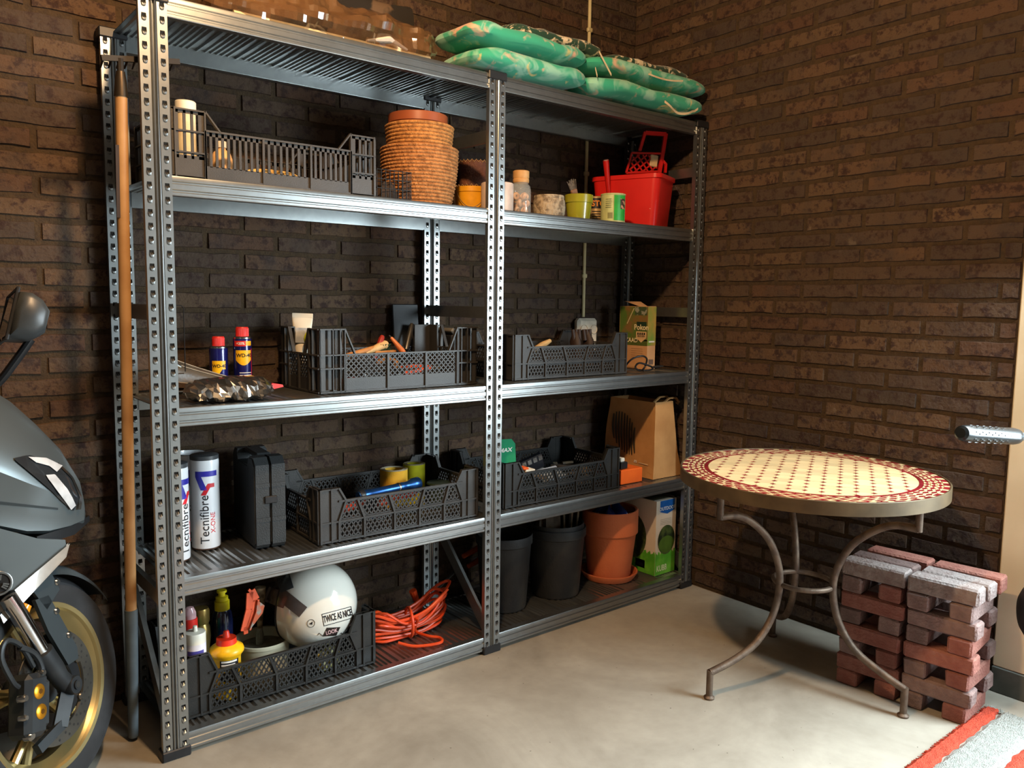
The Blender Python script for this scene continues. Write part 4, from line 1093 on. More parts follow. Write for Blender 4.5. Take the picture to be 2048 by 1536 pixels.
mb = MB(); patch(mb, sd, .002, kd, hB*.45, hB*.995, 6, 6); mb.build('lawn_picture', M_LAWN, t)
mb = MB(); patch(mb, ft, 0, kw, hB*.38, hB*.995, 3, 6); mb.build('lawn_picture', mat('lawn_side', '#6c8a34', .6, col2='#b0863c', scale=12), t)
mb = MB(); patch(mb, sd, .0, kd, hB*.375, hB*.47, 4, 2); mb.build('olive_band', M_OLIVE, t)
mb = MB(); patch(mb, sd2, kd*.62, kd*.96, hB*.62, hB*.755, 2, 2); mb.build('brand_block', mat('dark_green_print', '#1e3320', .5), t)
text_mesh('Pokon', .032, lambda x, y: sd3(kd*.79+x, hB*.665+y), mat('cream_print', '#e8d8a8', .6), parent=t, bold=True)
mb = MB(); mb.add([sd2(kd*.61, hB*.60), sd2(kd*.97, hB*.60), sd2(kd*.97, hB*.50), sd2(kd*.79, hB*.425), sd2(kd*.61, hB*.50)], [(0, 1, 2, 3, 4)]); mb.build('arrow_badge', mat('tan_badge', '#d9b482', .6), t, recalc=False)
print_lines(t, lambda x, y: sd3(kd*.79+x, hB*.565+y), [(-.022+.012*k, -.014+.012*k, 0, .010) for k in range(4)], M_DARK)
text_mesh('SEIZOEN', .011, lambda x, y: sd3(kd*.79+x, hB*.525+y), M_DARK, parent=t, bold=True)
text_mesh('GRASZAAD', .026, lambda x, y: sd3(kd*.26+x, hB*.455+y), mat('cream_print', '#e8d8a8', .6), parent=t, bold=True)
mb = MB(); mb.bar((-.0018, kd*.72, hB*.72), (-.0018, kd*.48, hB*.97), .004, .001, up=(1, 0, 0)); mb.build('rake_picture', mat('pale_print', '#c8b888', .6), t)
mb = MB(); patch(mb, lambda u, v: sd2(u, v), kd*.55, kd*.97, hB*.86, hB*.99, 2, 2); mb.build('boots_picture', mat('boots_print', '#8a8a78', .6, col2='#3c4a2c', scale=30, lo=.45, hi=.5), t)
for k in range(5): 
    mb = MB(); patch(mb, sd, kd*.45, kd*.85, hB*(.32-.035*k), hB*(.32-.035*k)+.0016, 2, 2); mb.build('text_line', mat('brown_print2', '#8a6a48', .7), t)
mb = MB(); patch(mb, ft2, kw*.15, kw*.85, hB*.43, hB*.455, 2, 2); mb.build('white_band', M_WHT, t)
mb = MB()
for k in range(9): patch(mb, ft2, kw*(.2+.065*k), kw*(.2+.065*k)+.0022, hB*.08, hB*.16, 2, 2)
mb.build('barcode', mat('grey_barcode', '#7a6a60', .6), t)['kind'] = 'stuff'
# black cable with plug beside the carton
t = thing('black_cable', 'black cable with a plug in front of the lawn seed carton', 'cable', (1.965, .10, S3+E1))
MB().tube(smoothpath([(-.06, .05, .012), (-.05, .02, .05), (-.01, .0, .065), (.025, 0, .05), (.02, .01, .012), (-.03, -.01, .006), (-.045, .0, .02), (-.01, .01, .035), (.04, .0, .022), (.06, -.005, .012), (.02, -.02, .006), (-.02, -.02, .006)]), .004, 8).build('cord', M_BLACKPL, t)
MB().tube([(.045, -.01, .016), (.075, -.012, .018), (.11, -.014, .019)], [.006, .010, .006], 8, flat=.6).build('plug', M_BLACKPL, t)

# ================================================================== fourth shelf: ball tubes, tool case, crates, bag
M_TUBE = mat('white_gloss_tube', '#d7dade', .25, col2='#ccd0d6', scale=4, coat=.4)
M_BLUEP = mat('royal_blue_print', '#2c2a9c', .4)
M_REDP = mat('bright_red_print', '#c8202c', .4)
def ball_tube(label, x0, x1, Y, ytop, lid, show):
    X, Y, r = cyl(x0, x1, Y, 1000); h = zat((x0+x1)/2, ytop, Y)-S2-E1
    t = thing('tennis_ball_tube', label, 'tube', (X, Y, S2+E1), group='white tennis ball tubes')
    MB().lathe([(0, 0), (r*.95, 0), (r*.97, .003), (r, .006), (r, h-.02), (r*.97, h-.012)] + ([] if lid else [(r, h-.004), (r, h), (r*.93, h), (r*.9, h-.01), (0, h-.012)]), 40).build('tube', M_TUBE, t)
    MB().lathe([(r*.985, -.0), (r*.985, .004), (0, .004)], 40).build('metal_base', mat('dark_tin_rim', '#4a3428', .4, .6), t)
    if lid: MB().lathe([(r*.97, h-.013), (r*.99, h-.012), (r*.99, h-.001), (r*.95, h), (0, h)], 40).build('lid', mat('dark_grey_lid', '#3c3f42', .4), t)
    else: MB().lathe([(r*.99, h-.004), (r*1.01, h), (r*.94, h+.001), (r*.93, h-.004)], 40, closed=True).build('metal_rim', M_STEEL, t)
    a0 = face_cam((X, Y)) + show; mp = cyl_map(r+.0006, 0, a0); 
    mb = MB(); patch(mb, mp, -.030, .036, h-.060, h-.044, 20, 2); mb.grid(lambda a, b: mp(-.030+.018*b+.016*a, h-.060-.040*a+.0*b), 8, 6); mb.build('blue_mark', M_BLUEP, t)
    mb = MB(); mb.grid(lambda a, b: mp(-.014+.020*a+.014*b, h-.115+.034*a), 8, 4); mb.grid(lambda a, b: mp(.006+.020*a, h-.081+(-.012+.012*b)), 8, 3); mb.build('red_mark', M_REDP, t)
    text_mesh('Tecnifibre', .036, lambda x, y: cyl_map(r+.0007, 0, a0)(-.004-y, h*.40-.02+x), M_BLK, parent=t)
    text_mesh('X-ONE', .020, lambda x, y: cyl_map(r+.0007, 0, a0)(.020-y, h*.29+x), M_REDP, parent=t)
    return t
ball_tube('front white tennis ball tube with full lettering, beside the black case', 383, 438, .245, 908, True, .05)
ball_tube('white tennis ball tube mostly hidden behind the left front post', 322, 376, .175, 925, True, .9)
ball_tube('open-topped white tennis ball tube standing behind the others', 352, 412, .345, 905, False, .3)
# black tool case
M_CASE = mat('dark_grey_case', '#2b2e30', .45, col2='#232628', scale=10, bump=.15, bscale=250)
FL = pz(512, 1101, S2); FR = pz(577, 1096, S2)
t = thing('tool_case', 'black moulded tool case standing upright on the fourth shelf', 'case', (FL.x, FL.y, S2+E1), -.10)
w = (FR-FL).length; hC = zat(545, 918, .1)-S2; dC = .245
for k, (xa, xb, nm) in enumerate(((0, w*.49, 'shell'), (w*.51, w, 'lid'))):
    mb = MB(); loft(mb, [[(xa, y, z) for y, z in P_] for P_ in ()], cap0=False, cap1=False) if False else None
    ring = []
    prof_ = [(0, .012), (.012, 0), (dC-.012, 0), (dC, .012), (dC, hC-.018), (dC-.018, hC), (dC*.80, hC), (dC*.74, hC-.030), (dC*.30, hC-.030), (dC*.24, hC), (.02, hC), (0, hC-.02)]
    mb.prism(prof_, xa+.003, xb-.003, 'x')
    in_ = [(y*.94+dC*.03, z*.96+hC*.02) for y, z in prof_]
    mb.prism(in_, xa, xb, 'x')
    c = mb.build(nm, M_CASE, t, smooth=0)
    for z in (hC*.30, hC*.68): MB().box(xa+.002, xb-.002, -.003, .002, z, z+.012).build('ridge', M_CASE, c, smooth=0)
MB().cbox(w*.25, w*.75, dC*.26, dC*.78, hC-.012, hC+.004, .005).build('handle', M_CASE, t)
MB().cbox(w*.3, w*.7, -.006, .004, hC*.5, hC*.58, .002).build('latch', M_BLACKPL, t)
# ---- contents of the torch crate
CB4 = S2+.0105
t = thing('torch', 'metallic blue torch lying on the rim of the sandpaper crate', 'torch', q(716, 993, .10), rot=(q(838, 966, .12)-q(716, 993, .10)).to_track_quat('Z', 'Y').to_euler())
Lt = (q(838, 966, .12)-q(716, 993, .10)).length
M_TORCH = mat('blue_anodised', '#27508a', .3, .8, col2='#1e4276')
MB().lathe([(0, 0), (.014, 0), (.016, .006), (.016, Lt*.18), (.0145, Lt*.2), (.0145, Lt*.62), (.0155, Lt*.64), (.0155, Lt*.72), (.0145, Lt*.74), (.0145, Lt*.8), (.021, Lt*.88), (.022, Lt*.98), (.019, Lt), (0, Lt-.004)], 28).build('body', M_TORCH, t)
MB().lathe([(.0165, .004), (.0172, .006), (.0172, .02), (.0165, .022)], 28, closed=True).build('tail_cap', M_BLACKPL, t)
MB().lathe([(.0158, Lt*.63), (.0166, Lt*.64), (.0166, Lt*.655), (.0158, Lt*.665)], 28, closed=True).build('ring', M_STEEL, t)
for (x0, x1, Y, yt, lab, c) in ((760, 815, .205, 938, 'yellow sandpaper roll on the left in the torch crate', '#c79a22'), (806, 850, .265, 927, 'brighter yellow-green sandpaper roll on the right in the torch crate', '#c4c416')):
    X, Y, r = cyl(x0, x1, Y, 950); zt = zat((x0+x1)/2, yt, Y)
    t = thing('sandpaper_roll', lab, 'roll', (X, Y, CB4)); h = zt-CB4
    MB().lathe([(r, 0), (r, h), (r*.62, h), (r*.62, .0)], 32, closed=True).build('abrasive_strip', mat('yellow_grit'+c, c, .8, bump=.2, bscale=500), t)
    mb = MB(); pts = [((r*.62+(r*.38)*i/60)*cos(i*.42), (r*.62+(r*.38)*i/60)*sin(i*.42), h+.0006) for i in range(60)]
    mb.tube(pts, .0012, 4).build('paper_edge', mat('grey_paper_edge', '#9a9078', .8), t)
for k, (u, v, c, lab) in enumerate(((.60, .13, '#b8381c', 'red screwdriver handle seen through the torch crate, left'), (.72, .12, '#c0401e', 'red screwdriver handle seen through the torch crate, middle'), (.80, .14, '#b02e1a', 'red screwdriver handle seen through the torch crate, right'))):
    stick('screwdriver', lab, 'screwdriver', (u, v, CB4+.065+.004*k), (u+.085, v+.02, CB4+.075), .013, .012, mat('red_handle%d' % k, c, .35), M_TOOLST, .06)
t = thing('metal_fittings', 'loose bright metal fittings in the bottom of the torch crate', 'fittings', (.77, .18, CB4))
mb = MB()
for k in range(40):
    a = RND.uniform(0, 6.28); c_ = Vector((RND.uniform(-.22, .12), RND.uniform(-.085, -.025), RND.uniform(.012, .045))); d = Vector((cos(a), sin(a), RND.uniform(-.2, .2)))*RND.uniform(.008, .03)
    mb.tube([c_-d, c_+d], RND.uniform(.003, .007), 6)
o = mb.build('fittings', M_STEEL, t); o['kind'] = 'stuff'; t['kind'] = 'stuff'
t = thing('cable_drum', 'dark green reel standing at the right end of the torch crate', 'reel', (1.003, .19, CB4), .3)
MB().lathe([(0, 0), (.04, 0), (.042, .004), (.03, .008), (.03, .08), (.042, .085), (.04, .09), (0, .09)], 28).build('reel', mat('dark_green_plastic', '#20301c', .5), t)
# ---- contents of the dusty crate
CB5 = CB4
t = thing('blister_card', 'green blister card standing in the left of the dusty crate', 'card', q(1012, 930, .16), rot=(-.25, .18, -.55))
mb = MB(); mb.prism([(-.06, -.085), (.055, -.085), (.022, .085), (.005, .10), (-.06, .085)], -.002, .002, 'y'); mb.build('card', mat('bright_green_card', '#0f8a5c', .4), t)
text_mesh('PMAX', .022, lambda x, y: (x-.016, -.0028, y+.052+x*.3), M_WHT, parent=t, bold=True)
MB().tube([(.0, -.003, -.01), (.012, -.003, .014), (.02, -.003, -.006), (.034, -.003, .012), (.036, -.003, -.03)], .0012, 5).build('line_mark', mat('pale_green_print', '#5ac08a', .5), t)
t = thing('tape_strip_pack', 'black pack with silver stripes leaning in the dusty crate', 'pack', q(1062, 928, .20), rot=(.2, -.35, -.3))
MB().cbox(-.045, .05, -.012, .012, -.03, .03, .003).build('pack', mat('dark_blue_black', '#15181f', .4), t)
for k in range(4): MB().box(-.04+.024*k, -.024+.024*k, -.0135, -.012, .006, .026).build('silver_stripe', M_STEEL, t)
for k, (x, y, Y, rot, sx, sy, c, lab) in enumerate(((1075, 945, .18, (.15, .05, .2), .075, .05, '#8c8a86', 'grey card sheet lying in the dusty crate'), (1100, 948, .12, (.35, -.1, -.1), .055, .04, '#9aa6b4', 'pale blue plastic sleeve in the front of the dusty crate'), (1160, 938, .19, (.1, .05, -.3), .045, .04, '#4a4038', 'dark brown box lid in the right of the dusty crate'), (1130, 932, .24, (.0, .1, .3), .05, .04, '#5a4a3c', 'brown card piece at the back of the dusty crate'))):
    t = thing('card_sheet', lab, 'card', q(x, y, Y), rot=rot)
    MB().cbox(-sx, sx, -sy, sy, -.004, .004, .002).build('sheet', mat('sheet%d' % k, c, .6), t)
t = thing('matchbox', 'small white and orange box at the front of the dusty crate', 'box', q(1054, 941, .11), rot=(.1, .1, .2))
MB().cbox(-.028, .028, -.018, .018, -.008, .008, .002).build('sleeve', mat('cream_white_card', '#e2d6c0', .6), t); MB().cbox(-.04, -.01, -.016, .016, .006, .016, .003).build('orange_part', mat('orange_print2', '#d85a24', .5), t)
t = thing('small_parts', 'mixed small hardware filling the dusty crate', 'hardware', (1.48, .21, CB5))
mb = MB(); 
for k in range(60):
    a = RND.uniform(0, 6.28); c_ = Vector((RND.uniform(-.22, .22), RND.uniform(-.11, .09), RND.uniform(.012, .072))); d = Vector((cos(a), sin(a), RND.uniform(-.3, .3)))*RND.uniform(.01, .035)
    mb.bar(c_-d, c_+d, RND.uniform(.008, .022), RND.uniform(.006, .014))
o = mb.build('parts', mat('mixed_hardware', '#5a5650', .5, .3, col2='#8a7a62', scale=30, lo=.45, hi=.55), t); o['kind'] = 'stuff'; t['kind'] = 'stuff'
# ---- orange box and black block
A = pz(1233, 971, S2); B = pz(1277, 962, S2)
t = thing('orange_box', 'flat bright orange box between the dusty crate and the paper bag', 'box', (1.812, .062, S2+E1), -.03)
MB().cbox(0, .125, 0, .17, 0, .060, .003).build('box', mat('bright_orange_card', '#e2641c', .5, col2='#d85a18', scale=9, bump=.1), t)
t = thing('black_block', 'small black box lying on the orange box', 'box', (1.83, .09, S2+.063), .1)
MB().cbox(-.012, .03, -.02, .03, 0, .028, .003).build('block', M_BLACKPL, t); MB().cbox(-.005, .02, -.012, .02, .028, .045, .003).build('pale_top', M_WHITEPL, t)
# ---- brown paper bag
M_KRAFT = mat('kraft_paper', '#b98a55', .8, col2='#a97a48', scale=9, bump=.25, bscale=30)
BGX, BGY = 2.075, .20
t = thing('paper_bag', 'tall brown kraft paper bag with a dark leaf print at the shelf end', 'bag', (BGX, BGY, S2+E1))
hb = zat(1310, 806, .06)-S2-E1
def bagdim(f): return (-.080+.012*f+.004*sin(f*8), .062-.012*f+.062*(1-f)**3, -.152+.014*f+.004*sin(f*6+1), .15-.03*f)
def bagring(z):
    f = z/hb; w0, w1, y0, y1 = bagdim(f)
    P = [(w0, y0), (lerp(w0, w1, .33), y0-.006*sin(pi*f)), (lerp(w0, w1, .66), y0-.003), (w1, y0), (w1-.012*f, (y0+y1)/2), (w1, y1), (lerp(w0, w1, .5), y1+.004), (w0, y1), (w0+.014*sin(pi*f), lerp(y0, y1, .66)), (w0+.010*sin(pi*f), lerp(y0, y1, .33))]
    return [(x, y, z) for x, y in P]
zs = [0, .012, .05, .10, .15, .20, .25, .30, hb]
rings = [bagring(z) for z in zs]
mb = MB(); loft(mb, rings, cap1=False)
loft(mb, [[(x*.97, y*.97, z) for x, y, z in r_] for r_ in rings[::-1]][:4], cap0=False, cap1=False)
mb.build('paper', M_KRAFT, t, smooth=20, recalc=False)
mb = MB()
for k in range(2): mb.tube([(.0, -.12+.05*k, hb-.012), (.04, -.12+.05*k, hb+.010), (.09, -.115+.05*k, hb+.010), (.118, -.11+.05*k, hb-.010), (.108, -.11+.05*k, hb-.018)], .0075, 8, flat=.55)
mb.build('handle', M_KRAFT, t)
M_LEAFP = mat('black_leaf_print', '#3a3426', .8)
def bagface(u, v):        # left face; u distance back from the front edge, v height
    f = v/hb; w0, w1, y0, y1 = bagdim(f); tt = u/(y1-y0)
    b_ = .010*sin(pi*f)*min(1, tt*3) if tt < .5 else .014*sin(pi*f)*min(1, (1-tt)*3)
    return (w0+b_-.0045, y0+u, v)
for k in range(9):
    mb = MB(); c0 = .115+.015*k; hl = .115*sqrt(max(.05, 1-((k-4)/5.2)**2)); zc_ = .175+.006*(k-4)
    mb.grid(lambda a, b: bagface(c0 + (.003+.0028*sin(pi*a))*(b-.5)*2 + .006*sin(a*3), zc_-hl*.75+hl*1.5*a), 14, 3); mb.build('leaf_stripe', M_LEAFP, t, recalc=False)
text_mesh('m', .022, lambda x, y: bagface(.105-x, .062+y), M_WHT, parent=t, bold=True)
print_lines(t, lambda x, y: bagface(.085-x, .058+y), [(0, .055, 0, .005)], mat('faded_white_print', '#d8b890', .7))
# ================================================================== lowest shelf
CB6 = S1+.0105
def bottle(label, x0, x1, Y, prof, m, cap, capm, yref=1280, extra=None):
    X, Y, r = cyl(x0, x1, Y, yref)
    t = thing('bottle', label, 'bottle', (X, Y, CB6), face_cam((X, Y))+pi/2)
    MB().lathe([(a*r, b) for a, b in prof], 32).build('body', m, t)
    mb = MB(); mb.lathe([(a*r, b) for a, b in cap], 28)
    mb.build('cap', capm, t)
    return t, r, X, Y
zz = lambda x, y, Y: zat(x, y, Y)-CB6
# white glue bottle with blue label
h = zz(390, 1253, .12)
t, r, X, Y = bottle('white glue bottle with a blue and lilac label at the front of the bottle crate', 371, 411, .12, [(0, 0), (.95, 0), (1, .004), (1, h-.045), (.9, h-.035), (.86, h-.03)], mat('lilac_white_label', '#d8d4dc', .4), [(.95, h-.047), (1.0, h-.045), (1.0, h-.018), (.95, h-.015), (.25, h-.013), (.2, h+.002), (0, h+.004)], M_WHITEPL, 1290)
mp = cyl_map(r+.0006)
mb = MB(); patch(mb, mp, -.024, .0, h*.2, h*.42, 10, 2); mb.build('navy_panel', mat('navy_print', '#241c78', .4), t)
mb = MB(); patch(mb, mp, -.024, .024, h-.078, h-.062, 14, 2); mb.build('violet_band', mat('violet_print', '#4a4490', .4), t)
mb = MB(); patch(mb, mp, .0, .028, h*.2, h*.5, 10, 2); mb.build('pale_panel', mat('pale_blue_print', '#b8bede', .4), t)
# green bottle, red cap with clear dome
h = zz(383, 1212, .215)
t, r, X, Y = bottle('green bottle with a red and clear cap behind the white glue bottle', 358, 403, .215, [(0, 0), (.95, 0), (1, .004), (1, h*.58), (.85, h*.68), (.6, h*.74)], mat('green_plastic', '#179a58', .35), [(.6, h*.72), (.62, h*.73), (.6, h*.86), (.4, h*.87), (0, h*.87)], M_REDCAP, 1240)
MB().lathe([(r*.52, h*.86), (r*.5, h*.93), (r*.3, h*.99), (0, h)], 24).build('clear_dome', mat('clear_pink_plastic', '#d8b0b4', .1, alpha=.6), t)
# gold bottle
h = zz(402, 1217, .27)
t, r, X, Y = bottle('gold plastic bottle with a ridged cap in the bottle crate', 384, 420, .275, [(0, 0), (.95, 0), (1, .004), (.95, h*.25), (.8, h*.4), (1, h*.6), (.95, h*.72), (.7, h*.8)], mat('gold_plastic', '#8a7440', .3, .7), [(.82, h*.79), (.86, h*.8), (.86, h*.97), (.8, h), (0, h)], mat('gold_cap', '#9a8248', .3, .7), 1240)
for i in range(24):
    a = 2*pi*i/24; MB().bar((r*.87*cos(a), r*.87*sin(a), h*.81), (r*.87*cos(a), r*.87*sin(a), h*.97), .0018, .0018).build('cap_rib', mat('gold_cap', '#9a8248', .3, .7), t) if i < 12 else None
# dark blue bottle with yellow pull cap
h = zz(443, 1186, .26)
t, r, X, Y = bottle('dark blue bottle with a yellow pull-up cap', 424, 464, .285, [(0, 0), (.95, 0), (1, .004), (1, h*.62), (.9, h*.72), (.66, h*.78)], mat('dark_blue_plastic', '#141a3c', .25, coat=.4), [(.66, h*.74), (.72, h*.75), (.72, h*.87), (.6, h*.88), (.6, h*.92), (.32, h*.93), (.32, h*.97), (.48, h*.975), (.46, h), (0, h)], mat('yellow_cap', '#d8c41a', .4), 1210)
# yellow wood-glue bottle with red nozzle
h = zz(452, 1262, .12)
t, r, X, Y = bottle('yellow glue bottle with a red ribbed cap and black label', 420, 487, .125, [(0, 0), (.74, 0), (.8, .004), (.8, h*.60), (.86, h*.64), (.99, h*.68), (1, h*.71), (.95, h*.745), (.7, h*.79), (.58, h*.81)], mat('bright_yellow_plastic', '#efb414', .35), [(.56, h*.78), (.60, h*.79), (.56, h*.89), (.5, h*.885), (.22, h*.9), (.16, h*.985), (.1, h), (0, h)], mat('orange_red_cap', '#e0341a', .4), 1310)
mb = MB(); mb.grid(lambda a, b: cyl_map(r*.8+.001, 0)(-.020+.056*a, lerp(h*.30, h*.635, b)), 16, 4); mb.build('black_label', M_BLK, t)
for k in range(4):
    zt_ = h*(.595-.05*k)
    print_lines(t, cyl_map(r*.8+.0018, 0), [(-.016, .030-.006*k, zt_, .0055 if k < 2 else .004)], M_WHT if k < 2 else mat('dull_gold_print', '#9a8a2a', .6))
MB().tube([(0, 0, h-.004), (-.002, 0, h+.05)], [.0022, .0015], 6).build('nozzle', mat('grey_nozzle', '#3a3f4a', .4), t)
# white bucket with brush
X, Y, r = cyl(469, 580, .24, 1280); zt = zat(530, 1293, .165)
t = thing('glue_bucket', 'round cream-white bucket with a dried brush, inside the bottle crate', 'bucket', (X, Y, CB6)); h = zt-CB6
M_CREAM = mat('cream_white_plastic', '#d2ccb2', .5, col2='#bdb496', scale=7)
MB().lathe([(0, 0), (r*.88, 0), (r*.95, h-.014), (r, h-.012), (r, h-.002), (r-.002, h), (r-.007, h-.002), (r*.93-.003, h-.016), (r*.86, .005), (0, .005)], 44).build('body', M_CREAM, t)
MB().lathe([(r*.91, h-.03), (0, h-.032)], 44).build('dried_paste', mat('grey_paste', '#8a8674', .8, col2='#6c6858', scale=30, bump=.4), t)
BX_, BY_, BZ_ = X, Y, CB6+h-.032
t = thing('paste_brush', 'old brush with a worn wooden handle standing in the cream-white bucket', 'brush', (BX_+.000, BY_+.022, BZ_+.001), rot=(.0, .03, .0))
hh = zat(527, 1160, BY_)-BZ_-.03
MB().tube([(0, 0, .04), (0, 0, hh*.5), (0, 0, hh*.6), (0, 0, hh)], [.008, .010, .014, .0175], 12).build('handle', mat('worn_paint_wood', '#a08a68', .7, col2='#5a4a38', scale=40, lo=.45, hi=.6), t)
MB().tube([(0, 0, .0), (0, 0, .03), (0, 0, .055)], [.012, .013, .008], 10).build('bristle_head', mat('grey_dried_bristle', '#8a8878', .9, bump=.5), t)
# orange tape dispenser / open frame
t = thing('tape_cutter', 'orange-red plastic tape cutter frame leaning over the bucket rim', 'tape cutter', (py(487, 1262, .17).x, .17, py(487, 1262, .17).z), rot=(0, 0, .2))
a = [Vector((0, 0, 0)), Vector((.020, 0, .062)), Vector((.024, 0, .113)), Vector((.030, 0, .118)), Vector((.045, 0, .085)), Vector((.038, 0, .050)), Vector((.014, 0, .000))]
mb = MB(); M_ORF = mat('orange_red_plastic', '#d9542c', .4)
for i in range(len(a)): mb.bar(a[i], a[(i+1) % len(a)], .022, .0045, up=(0, 1, 0))
V = []
mb.build('frame', M_ORF, t)
mb = MB(); mb.prism([(.014, .0), (.038, .05), (.045, .085), (.068, .062), (.060, .04)], -.010, .010, 'y'); mb.build('side_plate', mat('scuffed_red_plastic', '#b0502e', .5, col2='#8a8276', scale=40, lo=.5, hi=.6), t)
# white open-face helmet with sticker and tape
HX = py(627, 1207, .192); d_ = (HX-CAM).dot(C_F); HR = 86*d_/F_PX
hc = Vector((HX.x, .192, HX.z))
t = thing('open_face_helmet', 'glossy white open-face helmet with stickers resting on the bottle crate', 'helmet', hc)
M_HELM = mat('gloss_white_shell', '#dad9d0', .12, col2='#d2d1c8', scale=3, coat=.8)
vdir = (CAM-hc).normalized()
hx_ = Vector((-vdir.y, vdir.x, 0)).normalized()*1.0   # horizontal axis across the view
hx_ = Vector((cos(atan2(vdir.y, vdir.x)+pi/2), sin(atan2(vdir.y, vdir.x)+pi/2), 0)); hz_ = vdir.cross(hx_).normalized()*1
if hz_.z < 0: hz_ = -hz_
fr_dir = (-hx_*1.0 + vdir*-.25 + Vector((0, 0, .35)))    # opening faces left and away
fr_dir = (hx_*(-1) + vdir*(-.55) + Vector((0, 0, .25))).normalized() if hx_.dot(C_R) > 0 else (hx_ + vdir*(-.55) + Vector((0, 0, .25))).normalized()
mb = MB(); Q = fr_dir.to_track_quat('Z', 'Y')
def helm(R, lim):
    def f(a, b):
        th = 2*pi*a; ph = pi*(1-b*lim)     # from the crown opposite the opening towards the rim
        return Q @ Vector((R*sin(ph)*cos(th), R*sin(ph)*sin(th)*1.0, R*cos(ph)))
    return f
mb.grid(helm(HR, .66), 56, 30, cu=True); mb.build('shell', M_HELM, t, recalc=True)
MB().grid(helm(HR*.93, .66), 40, 20, cu=True).build('lining', mat('black_lining', '#141414', .9), t)
rim = [helm(HR*.97, .66)(i/48, 1) for i in range(48)]
MB().tube(rim, .007, 8, closed=True).build('edge_trim', M_BLACKPL, t)
E1_, E2_ = (hx_ if hx_.dot(C_R) > 0 else -hx_), hz_
def hs(x, y, lift=.0008):       # point on the shell at offsets across / up as seen from the room
    d2 = x*x+y*y; z = sqrt(max(1e-6, HR*HR-d2))
    return E1_*x*(1+lift/HR) + E2_*y*(1+lift/HR) + vdir*(z+lift)
pxm = d_/F_PX
def hp(px, pyy, lift=.0008): return hs((px-627)*pxm, (1207-pyy)*pxm, lift)
ang = radians(10)
def rot2(x, y, c, a): return (c[0]+x*cos(a)-y*sin(a), c[1]+x*sin(a)+y*cos(a))
def hmap(c, a, lift): return lambda x, y: hs(*rot2(x, y, c, a), lift)
c0 = ((672-627)*pxm, (1207-1234)*pxm)
mb = MB(); mk = hmap(c0, ang, .0007)
for (x0, x1, y0, y1) in ((-29, 29, 10.4, 11.6), (-29, 29, -11.6, -10.4), (-29, -27.8, -11, 11), (27.8, 29, -11, 11)): patch(mb, mk, x0*pxm, x1*pxm, y0*pxm, y1*pxm, 16, 6)
mb.build('sticker_border', M_BLK, t)['kind'] = 'stuff'
text_mesh('TWICE AS NICE', 17.5*pxm, hmap(c0, ang, .0009), M_BLK, parent=t, bold=True, sx=.445)
c1 = ((660-627)*pxm, (1207-1262)*pxm)
mb = MB(); mb.grid(lambda a, b: hmap(c1, -.05, .0007)((-13+26*a+7*(b-.5))*pxm, (-8+16*b)*pxm), 10, 6); mb.build('black_sticker', mat('brown_black_sticker', '#241c1a', .4), t)
text_mesh('LOOK', 10*pxm, hmap(c1, ang, .0012), mat('pinkish_print', '#d8b0b0', .5), parent=t, bold=True, sx=.8)
c2 = ((622-627)*pxm, (1207-1243)*pxm); rg = [hs(c2[0]+7*pxm*cos(2*pi*i/24), c2[1]+7*pxm*sin(2*pi*i/24), .0006) for i in range(24)]
MB().tube(rg, .0006, 5, closed=True).build('round_mark', M_BLK, t)
mb = MB(); mb.add([hs(c2[0]+x*pxm, c2[1]+y*pxm, .0009) for x, y in ((3.2, 3.6), (2.2, -3), (.2, -1.2), (-1.2, -2.2), (-2.8, .4), (-.4, .8))], [(0, 1, 2, 3, 4, 5)]); mb.build('arrow_mark', M_BLK, t, recalc=False)
for P__ in ([(634, 1266), (637, 1262), (641, 1266), (645, 1269)], [(676, 1268), (679, 1266), (681, 1270)]): MB().tube([hp(x, y, .0008) for x, y in P__], .0008, 5).build('squiggle', M_BLK, t)
for k, (cx, cy, w_, h_, a) in enumerate(((587, 1203, 28, 19, -.72), (557, 1190, 22, 24, -.4))):
    mb = MB(); patch(mb, hmap(((cx-627)*pxm, (1207-cy)*pxm), a, .0012), -w_*pxm, w_*pxm, -h_*.6*pxm, h_*.6*pxm, 10, 8); mb.build('grey_tape', mat('smoky_tape', '#5c4f4a', .25, coat=.4), t)
mb = MB(); patch(mb, hmap(((577-627)*pxm, (1207-1163)*pxm), .3, .0022), -16*pxm, 10*pxm, -16*pxm, 14*pxm, 8, 8); mb.build('crumpled_film', mat('shiny_grey_film', '#6a7076', .12, .6), t)
# yellow sponge behind the lattice at the right of the crate
t = thing('sponge', 'yellow and white sponge behind the lattice at the right of the bottle crate', 'sponge', (.545, .115, CB6), .4)
MB().cbox(-.05, .03, -.016, .02, 0, .058, .006).build('sponge', mat('yellow_sponge', '#b8ac4a', .9, col2='#d8d4b0', scale=40, bump=.5), t)
